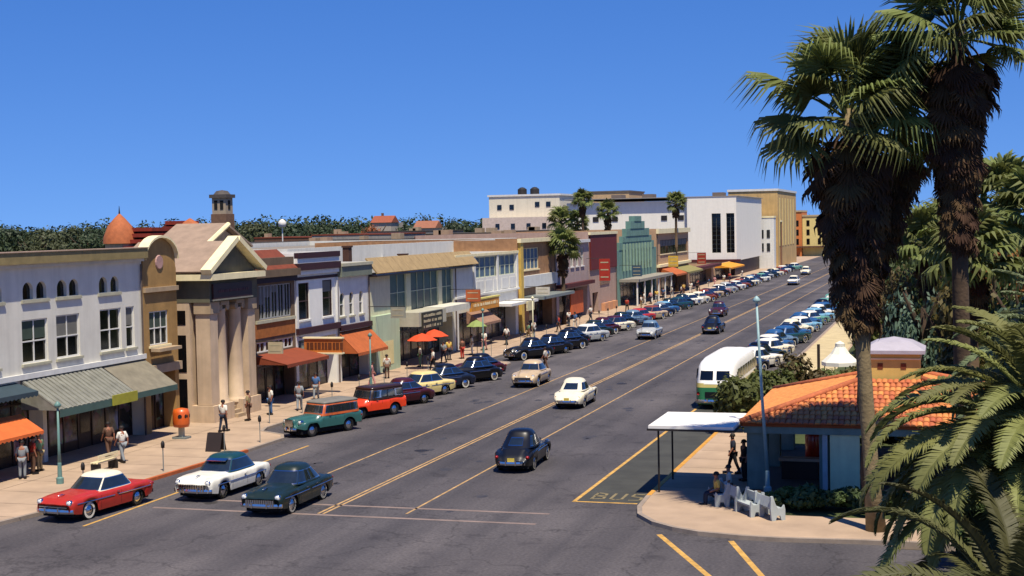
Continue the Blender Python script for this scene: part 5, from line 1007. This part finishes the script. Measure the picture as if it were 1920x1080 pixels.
DEADS = [fan_frond(.8, .75, 16, 120, .25, 50+s, 1.2) for s in range(4)]
SMALLF = [fan_frond(1.0, .9, 14, 230, .4+.2*s, 90+s, 1.3) for s in range(3)]
MESH = {}
def shared(key, m, matl, name):
    if key not in MESH: o = m.build(name, matl, None); MESH[key] = o.data; bpy.data.objects.remove(o)
    return MESH[key]
def leafpart(name, me, parent, loc, az, el, roll=0, sc=1.0):
    o = bpy.data.objects.new(name, me); COL.objects.link(o); o.parent = parent
    M = Matrix.Translation(loc)@Matrix.Rotation(az,4,'Z')@Matrix.Rotation(-el,4,'Y')@Matrix.Rotation(roll,4,'X')@Matrix.Scale(sc,4); o.matrix_local = M; return o
def fan_palm(label, base, topp, nf=46, skirt=(5.0,.95), nsk=130, sc=1.0, seed=0, trunk_r=(.32,.2), small=False, group=None, tm=None, bow=0.0):
    r = random.Random(seed); t = thing('fan_palm', label, 'palm tree', base, 0, group); d = Vector(topp)-Vector(base)
    pts = [(0,0,0)]+[tuple(d*k+Vector((math.sin(k*3+seed)*.08*(1-k)-bow*math.sin(math.pi*k)**.8,0,0))) for k in (.12,.3,.5,.7,.85,1)]
    MB().tube(pts, [trunk_r[0]*1.35]+[trunk_r[0]+(trunk_r[1]-trunk_r[0])*k for k in (.12,.3,.5,.7,.85,1)], 12).build('trunk', tm or TRK, t, True)
    src = SMALLF if small else FANS; tag_ = 's' if small else 'f'
    for k in range(nf):
        u = k/nf; el = R_(84-112*u**1.05+r.uniform(-12,12)); az = k*2.399963+r.uniform(-.25,.25); i = r.randrange(len(src))
        leafpart('frond', shared(tag_+str(i), src[i], FRG, 'frond'), t, d+Vector((math.cos(az)*.12,math.sin(az)*.12,-.1-.35*u)), az, el, r.uniform(-.5,.5), sc*r.uniform(.85,1.12))
    if skirt:
        for k in range(nsk):
            u = k/nsk; z = .45+u*skirt[0]; p = d*(1-z/d.z)+Vector((-bow*math.sin(math.pi*(1-z/d.z))**.8,0,0)); az = k*2.399963+r.uniform(-.3,.3); i = r.randrange(4)
            wid = skirt[1]*(1-.35*u); el = R_(-56-20*u+r.uniform(-9,9)) if not small else R_(-70)
            leafpart('dead_frond', shared('d'+str(i), DEADS[i], FRD, 'dead_frond'), t, p+Vector((math.cos(az)*.2,math.sin(az)*.2,0)), az, el, r.uniform(-.5,.5), sc*wid*r.uniform(.8,1.1))
    return t
fan_palm('big fan palm with shaggy brown skirt leaning over the pavilion, left of the tall pair', (-2.5,51.2,.1), (-3.35,51.5,14.8), 34, (6.0,1.1), 200, 1.5, 3, (.27,.22), tm=TRKL)
fan_palm('tallest fan palm reaching the top edge at the far right', (0.4,51.2,.1), (.3,51.2,17.4), 36, (6.2,1.0), 220, 1.34, 8, (.31,.23))
fan_palm('shorter fan palm tucked between the two tall palms', (-2.65,53.3,.1), (-1.5,53.4,14.3), 28, (4.6,.95), 130, 1.2, 5, (.22,.2), bow=.85)
FP = [(-40.0,150.5,8.9,'slender street palm on the left pavement before the ochre store',1.15,2.4),(-59.0,221,11.9,'first of the distant palms before the white office building',1.25,2.2),(-57.0,224,11.5,'second distant palm crowded against the first before the white office building',1.25,2.2),(-55.1,220,14.9,'tallest distant palm left of the tan block',1.05,1.6),(-51.3,221,13.0,'distant palm right of the tallest one, in front of the white wall',1.1,2.4),(-40.7,222,14.2,'lone distant palm before the department store wall',1.0,1.6),(3.4,100,12.6,'distant palm rising over the right-hand thicket',1.5,1.2),(1.2,78,9.2,'short shaggy palm in the thicket right of the cupola',1.5,2.6),(4.6,88,11.4,'tall thicket palm just right of the big palm trunks',1.5,3.0),(-1.4,96,9.6,'thicket palm close behind the leaning palm skirt',1.4,2.6),(6.0,73,8.6,'low thicket palm at the right edge above the date palms',1.6,2.4),(.4,112,11.2,'far thicket palm between the two big trunks',1.4,2.4)]
for i,(x,y,z,lb,sc,sk) in enumerate(FP): fan_palm(lb, (x,y,.1), (x,y,z), 30, (sk,.9), 40, sc, 20+i, (.24,.18), small=True)
def date_frond(L=4.4, e0=60, curl=110, n=64, sd=0, ll=.52):
    r = random.Random(sd); m = MB(); pts = [Vector((0,0,0))]; N = 26; e = R_(e0); ang = []
    for k in range(N):
        q = e-R_(curl)*(k/N)**1.35; ang.append(q); pts.append(pts[-1]+Vector((math.cos(q),0,math.sin(q)))*L/N)
    m.tube(pts[::2]+[pts[-1]], [.05*(1-.85*k/14) for k in range(len(pts[::2])+1)], 4, False)
    for k in range(n):
        u = .12+.87*k/n; i = min(int(u*N),N-1); p = pts[i]+(pts[i+1]-pts[i])*(u*N-i); t = (pts[i+1]-pts[i]).normalized(); up = Vector((-t.z,0,t.x)); W_ = ll*(math.sin(math.pi*min(1,u*1.02))**.6*.85+.15)
        for s in (-1,1):
            d = (t*r.uniform(.45,.7)+Vector((0,s,0))*1.0+up*r.uniform(.12,.4)).normalized(); tip = p+d*W_*r.uniform(.85,1.1)+Vector((0,0,-.14*W_)); mid = p+d*W_*.5+up*.02
            w = t*.042; b = len(m.v); m.v += [tuple(p-w*.5),tuple(p+w*.5),tuple(mid+w*.75),tuple(mid-w*.75),tuple(tip)]; m.f += [(b,b+1,b+2,b+3),(b+3,b+2,b+4)]
    return m
DF = [date_frond(4.5, e, c, 110, 30+i) for i,(e,c) in enumerate(((84,85),(74,112),(62,128),(48,132),(30,118),(10,92)))]
def date_palm(label, base, h, nf=52, sc=1.0, seed=0, r0=.42, m=None):
    r = random.Random(seed); t = thing('date_palm', label, 'palm tree', base); top = Vector((0,0,h))
    MB().tube([(0,0,0),(0,0,h*.3),(0,0,h*.8),(0,0,h)],[r0*1.2,r0,r0,r0*.7],12).build('trunk', TRK, t, True)
    for k in range(nf):
        u = (k+.5)/nf; i = min(5,int(u*6)); az = k*2.399963+r.uniform(-.2,.2)
        leafpart('frond', shared('dt%d%s' % (i, m.name if m else ''), DF[i], m or DPG, 'frond'), t, top+Vector((math.cos(az)*.15,math.sin(az)*.15,-.3*u)), az, r.uniform(-.12,.1), r.uniform(-.25,.25), sc*r.uniform(.88,1.08))
    return t
date_palm('big arching date palm filling the lower right corner', (2.1,30.5,.1), 5.7, 108, 1.02, 1)
date_palm('second date palm behind the corner one with upright bluish fronds', (3.7,41,.1), 6.0, 64, 1.0, 2, m=leafmat('bluish frond','#727e58',.25,.25,.2))
date_palm('low date palm at the bottom edge with fronds hanging over the cross street', (1.1,26,.1), 3.5, 30, .95, 4, m=leafmat('brown green frond','#50502e',.2,.3,.2))
for_later = None
def crown(n, rx, rz, leaf, seed, blobs=9, flat=.75):
    g = np.random.default_rng(seed); c = g.normal(size=(blobs,3)); c /= np.linalg.norm(c,axis=1)[:,None]; c *= g.uniform(.25,.72,(blobs,1)); br = g.uniform(.3,.55,blobs)
    i = g.integers(0,blobs,n); d = g.normal(size=(n,3)); d /= np.linalg.norm(d,axis=1)[:,None]; p = c[i]+d*(br[i]*g.uniform(.55,1.05,n))[:,None]
    p[:,:2] *= rx; p[:,2] *= rz; nn = d+g.normal(size=(n,3))*.55; nn[:,2] += .3; nn /= np.linalg.norm(nn,axis=1)[:,None]
    a = np.cross(nn, g.normal(size=(n,3))); a /= np.linalg.norm(a,axis=1)[:,None]; b = np.cross(nn,a); s = leaf*g.uniform(.55,1.3,(n,1)); v = np.empty((n,4,3))
    v[:,0] = p-a*s; v[:,1] = p+b*s*.55; v[:,2] = p+a*s; v[:,3] = p-b*s*.55
    return v.reshape(-1,3)
def quads(name, v, m):
    me = bpy.data.meshes.new(name); n = len(v)//4; me.vertices.add(len(v)); me.vertices.foreach_set('co', v.astype(np.float32).ravel()); me.loops.add(4*n); me.loops.foreach_set('vertex_index', np.arange(4*n,dtype=np.int32)); me.polygons.add(n); me.polygons.foreach_set('loop_start', np.arange(0,4*n,4,dtype=np.int32)); me.update(); me.materials.append(m); return me
LG = [leafmat('leaf dark green','#46562c',.25,.4,.25,.5),leafmat('leaf mid green','#616c36',.3,.4,.25,.5),leafmat('leaf olive brown','#625830',.25,.4,.25,.5),leafmat('leaf blue green','#566a56',.25,.4,.2,.5),leafmat('leaf rusty','#96582c',.3,.4,.3,.5)]
LG += [leafmat('far leaf dark','#344026',.15,.45,.15,.2), leafmat('far leaf olive','#444a2c',.15,.45,.15,.2)]
CR = {}
def tree(label, cat, loc, h, w, li, seed, leaf=.28, n=2600, group=None, trunk=True, name='tree', squat=.55):
    t = thing(name, label, cat, loc, random.uniform(0,6), group); key = (li, seed%3, leaf, n, round(max(w,h*squat)))
    if key not in CR: CR[key] = quads('crown', crown(n,1,1,leaf/ max(w,h*squat),seed), LG[li])
    o = bpy.data.objects.new('crown', CR[key]); COL.objects.link(o); o.parent = t; ch = h*squat; o.location = (0,0,h-ch*.98); o.scale = (w,w*random.uniform(.9,1.1),ch)
    if trunk:
        m = MB().tube([(0,0,0),(.08*w*.3,0,h*.3),(.1*w*.3,.05,h*.6)],[.05*h**.9,.035*h**.9,.02*h],8)
        for k in range(4): a = k*1.6+seed; m.tube([(0,0,h*.35),(w*.3*math.cos(a),w*.3*math.sin(a),h*.55),(w*.6*math.cos(a),w*.6*math.sin(a),h*.72)],[.022*h,.015*h,.006*h],6)
        m.build('trunk', BARK, t, True)
    return t
# the park thicket on the right: each clump its own shrub or tree
RT = [(-2.6,72,3.4,2.0,2),(1.5,74,4.2,2.4,1),(5.0,76,7.4,3.0,3),(-3.5,80,4.4,2.2,1),(0.3,83,8.2,3.0,2),(4.2,84,9.4,3.4,1),(8.0,82,9.6,3.6,2),(-1.6,92,8.8,2.6,3),(2.6,94,10.4,3.4,0),(6.6,96,11.2,3.8,2),(-3.6,100,7.4,2.6,2),(.6,104,11.0,3.4,1),(5.4,107,11.4,3.6,4),(10,104,9.6,3.8,1),(-4.0,116,8.4,3.0,0),(-.6,120,10.4,3.2,2),(4.0,124,11.2,3.8,0),(9,126,12.0,4.2,4),(-5.0,136,8.6,3.2,1),(-1.8,142,10.4,3.6,0),(3.6,148,12.6,4.4,2),(9,150,12.8,4.8,1),(-5.6,164,8.6,3.6,0),(-2.2,172,10.4,4.2,2),(3,182,12.4,5,0),(-6,196,8.8,4.2,1),(-3,214,10.4,5,0),(2,226,12.6,6,2),(-8,240,7.6,4.4,0),(-5,264,9.4,6,1),(-9,300,8.6,6,0),(-12,350,9.0,8,2),(-5.6,110,4.6,2.2,1),(-5.4,119,5.4,2.4,1),(-6.2,129,5.2,2.4,0),(6.2,66,3.8,2.4,3),(5,56,3.0,2.2,1),(7.5,50,3.4,2.4,2)]
LNAME = ['dark green','mid green','olive brown','blue-green','rusty orange-leaved']
for i,(x,y,h,w,li) in enumerate(RT):
    k = 'shrub' if h < 5 else 'tree'
    tree('%s leafy %s in the right-hand thicket, %s clump counted back from the pavilion' % (LNAME[li], k, ORD[i]), k, (x,y,.1), h, w, li, i, .3 if y < 130 else .45, 2600 if y < 130 else 1800, 'shrubs and trees of the park', trunk=h > 4, name='park_'+k, squat=.62)
# bush row between bus and pavilion
for i,(x,y,h,w,li,lb) in enumerate(((-10.5,74.0,3.3,1.5,1,'dark olive bush by the yellow kerb, nearest the back of the bus'),(-9.2,77,3.5,1.7,1,'tall brown-green bush beside the bus'),(-7.9,80,3.3,1.8,2,'wide bush behind the lamp post'),(-6.6,83,2.7,1.8,1,'bush left of the white tent'),(-5.4,86,2.6,1.7,2,'low bush in front of the white tent'),(-8.6,86,2.4,1.3,1,'small bush at the edge of the sand path'))):
    tree(lb, 'bush', (x,y,.1), h, w, li, 60+i, .2, 2600, 'bushes beside the bus', trunk=False, name='bush', squat=.52)
hm = np.concatenate([crown(1500,1.0,.45,.12,80+k)+np.array([(-5.2+k*1.15),54.6-.05*k,.55]) for k in range(5)]); t = tag(bpy.data.objects.new('hedge', quads('hedge', hm, LG[0])), 'low dark hedge in front of the pavilion beside the benches', 'hedge'); COL.objects.link(t)
hm = np.concatenate([crown(900,.55,.4,.1,90+k)+np.array([-6.6+k*.35,54.2+k*.5,.45]) for k in range(4)]); t = tag(bpy.data.objects.new('shrub', quads('shrub', hm, LG[1])), 'small green shrub growing behind the concrete benches', 'shrub'); COL.objects.link(t)
# trees beyond the roofs: single ones in front of a far wood
FT = [(-250,330,14.0,9,0),(-236,345,13.4,10,1),(-222,338,12.4,9,0),(-205,352,13.2,9,2),(-190,330,12.0,8,0),(-176,345,12.6,8,1),(-165,365,13,8,0),(-149,362,14.6,6,4),(-141,380,14.2,4.2,0),(-160,310,11.2,5.5,1),(-112,390,12.8,7,0),(-102,400,13.2,7,0),(-92,410,13.6,5,0),(-212,300,11.4,7,1),(-232,300,12,7,2),(-180,290,11,6,0),(-122,350,11.2,5,3)]
for i,(x,y,h,w,li) in enumerate(FT): tree('%s far tree beyond the roofs, %s of the single trees from the left' % (LNAME[li], ORD[sorted(range(len(FT)), key=lambda k: FT[k][0]/FT[k][1]).index(i)]), 'tree', (x,y,0), h*1.12, w, {0:5,1:6,2:6,4:4,3:5}[li], 100+i, .5, 3200, 'far trees beyond the roofs', name='far_tree', squat=.6)
g = np.random.default_rng(3); parts = []
for k in range(260):
    x = g.uniform(-400,-70); y = g.uniform(395,470); parts.append(crown(800,g.uniform(6,11),g.uniform(5,7.5),.62,200+k)+np.array([x,y,g.uniform(6.0,9.0)]))
for k in range(50): parts.append(crown(200,g.uniform(7,11),g.uniform(4,6),1.3,500+k)+np.array([g.uniform(-70,60),g.uniform(520,600),g.uniform(5,8.4)]))
t = bpy.data.objects.new('far_wood', quads('far_wood', np.concatenate(parts), leafmat('far wood leaves','#35432a',.15,.45,0,.06))); COL.objects.link(t); tag(t, 'dark green wood along the horizon behind the roofs', 'wood', kind='stuff')
# ------------------------------------------------------------------ people
SKIN = mat('skin','#8f5d45',.6,var=.06); HAIR = mat('dark hair','#1a120d',.7); SHOE = mat('dark shoes','#15110f',.5)
def skinned(name, nodes, edges, m, sub=1):
    me = bpy.data.meshes.new(name); me.from_pydata([n[0] for n in nodes], edges, []); o = bpy.data.objects.new(name, me); COL.objects.link(o)
    s = o.modifiers.new('s','SKIN'); 
    for i,n in enumerate(nodes): me.skin_vertices[0].data[i].radius = (n[1], n[2] if len(n) > 2 else n[1])
    me.skin_vertices[0].data[0].use_root = True; u = o.modifiers.new('u','SUBSURF'); u.levels = sub; u.render_levels = sub
    dg = bpy.context.evaluated_depsgraph_get(); dg.update(); out = bpy.data.meshes.new_from_object(o.evaluated_get(dg)); bpy.data.objects.remove(o)
    out.polygons.foreach_set('use_smooth', [True]*len(out.polygons)); out.materials.clear(); out.materials.append(m); out.name = name; return out
def pose(kind):
    st = dict(stand=(0,0,0,0), walk=(.22,-.22,-.16,.16), sit=(0,0,0,0))[kind]; hz = .93 if kind != 'sit' else .5
    J = {'pelvis':(0,0,hz),'chest':(0,.0,hz+.38),'neck':(0,.01,hz+.54),'head':(0,.03,hz+.68),'crown':(0,.03,hz+.78)}
    for s,k,l,a in ((1,'r',st[0],st[2]),(-1,'l',st[1],st[3])):
        J['hip'+k] = (s*.1,0,hz-.05)
        if kind == 'sit': J['knee'+k] = (s*.11,.44,hz+.0); J['ankle'+k] = (s*.11,.46,.08); J['toe'+k] = (s*.12,.64,.04)
        else: J['knee'+k] = (s*.1,l*.55+.02,.48); J['ankle'+k] = (s*.1,l*1.1-.02,.08); J['toe'+k] = (s*.12,l*1.1+.15,.035)
        J['sh'+k] = (s*.19,0,hz+.47); J['el'+k] = (s*.25,a*.5-.02,hz+.2); J['wr'+k] = (s*.25,a+.06,hz-.04) if kind != 'sit' else (s*.16,.3,hz+.06); J['hand'+k] = tuple(Vector(J['wr'+k])+Vector((0,.03,-.1 if kind != 'sit' else .0)))
    names = list(J); ix = {n:i for i,n in enumerate(names)}; rad = dict(pelvis=(.15,.11),chest=(.16,.11),neck=(.055,.055),head=(.085,.1),crown=(.06,.075))
    def rr(n): return rad.get(n) or {'hip':(.09,.09),'kne':(.06,.06),'ank':(.042,.042),'toe':(.035,.03),'shr':(.065,.065),'shl':(.065,.065),'elr':(.045,.045),'ell':(.045,.045),'wrr':(.032,.032),'wrl':(.032,.032),'han':(.04,.025)}[n[:3]]
    E_ = [('pelvis','chest'),('chest','neck'),('neck','head'),('head','crown')]+[p for k in 'rl' for p in (('pelvis','hip'+k),('hip'+k,'knee'+k),('knee'+k,'ankle'+k),('ankle'+k,'toe'+k),('chest','sh'+k),('sh'+k,'el'+k),('el'+k,'wr'+k),('wr'+k,'hand'+k))]
    def sub(ns, es, add, m, nm):
        q = {n:i for i,n in enumerate(ns)}; return skinned(nm, [(J[n],)+tuple(x+add for x in rr(n)) for n in ns], [(q[a],q[b]) for a,b in es if a in q and b in q], m)
    body = sub(names, E_, 0, SKIN, 'person'); shirt = sub(['chest','pelvis','shr','shl','elr','ell'], E_, .022, WHITEP, 'shirt'); tr = sub(['pelvis','hipr','hipl','kneer','kneel','ankler','anklel'], E_, .02, WHITEP, 'trousers')
    h = J['head']; hm_ = MB().lathe([(.115,.0),(.12,.05),(.1,.1),(.05,.135),(.005,.14)],(h[0],h[1]-.015,h[2]),12); o = hm_.build('hair', HAIR, None, True); hair = o.data; bpy.data.objects.remove(o)
    f = MB(); f.obox((0,h[1]+.115,h[2]-.0),(.022,.04,.045)); 
    for s in (-1,1): f.obox((s*.1,h[1],h[2]-.005),(.018,.035,.06))
    o = f.build('nose_and_ears', SKIN, None); face = o.data; bpy.data.objects.remove(o)
    sh = MB()
    for k in 'rl': a = J['ankle'+k]; b = J['toe'+k]; sh.obox(((a[0]+b[0])/2,(a[1]+b[1])/2,.05),(.1,.28,.1))
    o = sh.build('shoes', SHOE, None); shoes = o.data; bpy.data.objects.remove(o)
    return dict(body=body, shirt=shirt, trousers=tr, hair=hair, nose_and_ears=face, shoes=shoes)
POSES = {k: pose(k) for k in ('stand','walk','sit')}
CLOTH = {k: mat('cloth '+k, v, .85, var=.1, scale=6) for k, v in dict(white='#d0ccbe',red='#9c3022',grey='#7d8284',khaki='#8d7c58',navy='#1e2434',black='#171516',blue='#3f5f88',yellow='#c9a850',pink='#b98480',green='#5c7a5c',brown='#5a4030',pale='#b9b4a6').items()}
PN = {}
def person(label, loc, rz, kind='stand', shirt='white', tr='khaki', group='people on the pavements', sc=1.0):
    p = POSES[kind]; o = bpy.data.objects.new('person', p['body']); COL.objects.link(o); tag(o, label, 'person', group); o.location = loc; o.rotation_euler = (0,0,rz); o.scale = (sc,)*3
    for n, c in (('shirt',CLOTH[shirt]),('trousers',CLOTH[tr]),('hair',None),('nose_and_ears',None),('shoes',None)):
        q = bpy.data.objects.new(n, p[n]); COL.objects.link(q); q.parent = o
        if c: q.material_slots[0].link = 'OBJECT'; q.material_slots[0].material = c
    return o
PL = [('person in white shirt and blue trousers standing on the kerb side before the red-brown awning',(-38.2,76.4,.13),2.4,'stand','white','blue'),('person in white shirt and pale trousers walking under the metal awning edge',(-37.5,59.4,.13),1.2,'walk','white','grey'),('person in red standing under the orange awning',(-39.8,55.7,.13),-.6,'stand','red','brown'),('person in grey beside the person in red under the orange awning',(-39.5,54.5,.13),.5,'stand','grey','grey'),('person in pale green behind the person in red',(-39.95,56.4,.13),1.5,'stand','green','khaki'),
 ('person in brown leaning by the dark shop window behind the red car',(-39.0,60.6,.13),1.0,'walk','brown','brown'),('person in a long white outfit near the brown striped awning',(-38.6,114.9,.13),2,'stand','white','white'),('person in white shirt beside the person in the long white outfit',(-38.9,119.2,.13),3,'walk','white','pink'),('person with white shirt in front of the blue panel store',(-38.5,124.5,.13),1,'walk','white','black'),('person in pale shirt by the dark green shop door under the orange umbrellas',(-39.4,104.6,.13),2,'stand','pale','green'),('person in grey between the orange umbrellas',(-38.6,107.8,.13),3,'walk','grey','navy'),('person in brown by the lamp post near the umbrellas',(-38.2,111.2,.13),1,'stand','brown','red'),
 ('person in brown crossing at the pavement bulge behind the cream sedan',(-29.3,104.6,0),1.57,'walk','pale','brown'),('person in grey by the pavement edge beside the teal wagon',(-37.4,78.6,.13),.4,'walk','grey','grey'),('person in orange before the ochre store',(-37.6,139.5,.13),2,'walk','red','brown'),('person in white by the palm before the ochre store',(-38.8,148,.13),1,'stand','white','navy'),('person in white at the mint edge of the stepped green building',(-38.6,186.5,.13),2,'walk','white','pale'),('person in pink near the person at the stepped green building',(-38.2,189,.13),1,'walk','pink','navy'),('person in blue under the stepped green building canopy',(-38.4,199,.13),3,'stand','blue','navy'),('person in grey under the stepped green building canopy',(-38.0,203.5,.13),2,'walk','pale','grey'),('person in yellow before the tan strip window building',(-38.0,213,.13),1,'stand','yellow','brown'),('person in white before the tan strip window building',(-37.8,218,.13),3,'walk','white','white'),('person in red before the tan strip window building',(-38.2,227,.13),2,'walk','red','brown'),('person in pink before the low tan shop row',(-37.6,240,.13),1,'walk','pink','pink'),('person in white before the low tan shop row',(-37.4,249,.13),3,'walk','white','khaki'),
 ('person in black standing at the corner pillar of the pavilion',(-8.25,60.0,.13),2.2,'stand','black','black'),('person in dark clothes bending by the bus stop canopy',(-8.95,61.6,.13),1.9,'walk','navy','black')]
EX = [(-37.6,69.5,'white','navy','walk','before the bank steps'),(-38.3,73.8,'khaki','brown','stand','beside the bank columns'),(-38.6,83.6,'blue','grey','walk','under the red-brown awning edge'),(-37.9,91.2,'pink','pink','walk','near the lamp post by the orange sign'),(-38.8,96.2,'pale','brown','stand','under the rusty orange awning'),(-37.2,101.5,'white','black','walk','at the mint pier'),(-39.0,110.2,'yellow','navy','stand','under the white canopy past the umbrellas'),(-37.8,129.2,'green','khaki','walk','under the long white canopy'),(-38.2,132.4,'white','grey','stand','under the cream hanging board'),(-37.2,144.5,'blue','pale','walk','under the grey canopy of the ochre store'),(-38.4,156.2,'white','navy','walk','beside the orange curtain'),(-37.6,171.5,'red','black','walk','along the pink-tan wall'),(-37.3,178.5,'white','khaki','stand','at the peach shelves'),(-38.3,193.6,'yellow','grey','walk','between two posts of the green building canopy'),(-37.2,206.4,'pale','navy','walk','at the far post of the green building canopy'),(-37.6,222.5,'black','black','walk','below the khaki awning'),(-37.4,232.5,'blue','white','stand','past the khaki awning'),(-37.5,256.5,'red','navy','walk','near the yellow awning'),(-37.3,271,'white','white','walk','past the yellow awning')]
for k,(x,y,s_,t_,kd,wh) in enumerate(EX): PL.append(('person with %s top and %s trousers %s' % (s_, t_, wh), (x,y,.13), k*1.7, kd, s_, t_))
for a in PL: person(*a[:3], a[3], a[4], a[5])
person('person in yellow shirt and dark trousers sitting on the end concrete bench', (-8.62,54.9,.06), R_(112), 'sit', 'yellow', 'navy', 'people at the corner')
person('person in white sitting by the lamp post side of the pavilion', (-8.4,56.6,.06), R_(100), 'sit', 'pale', 'brown', 'people at the corner')

for i,(x,y,h,w,lb) in enumerate(((2.2,33,3.2,1.8,'dark shrub under the corner date palm'),(1.0,36,2.2,1.5,'low shrub left of the corner date palm'),(3.6,37,3.8,2.0,'broad shrub between the two date palms'),(2.6,28,3.0,1.8,'shrub at the very corner under the fronds'),(1.6,47,2.6,1.6,'shrub beside the pavement end'))): tree(lb, 'shrub', (x,y,.1), h, w, 2 if i%2 else 0, 70+i, .2, 2600, 'undergrowth below the date palms', trunk=False, name='shrub', squat=.52)
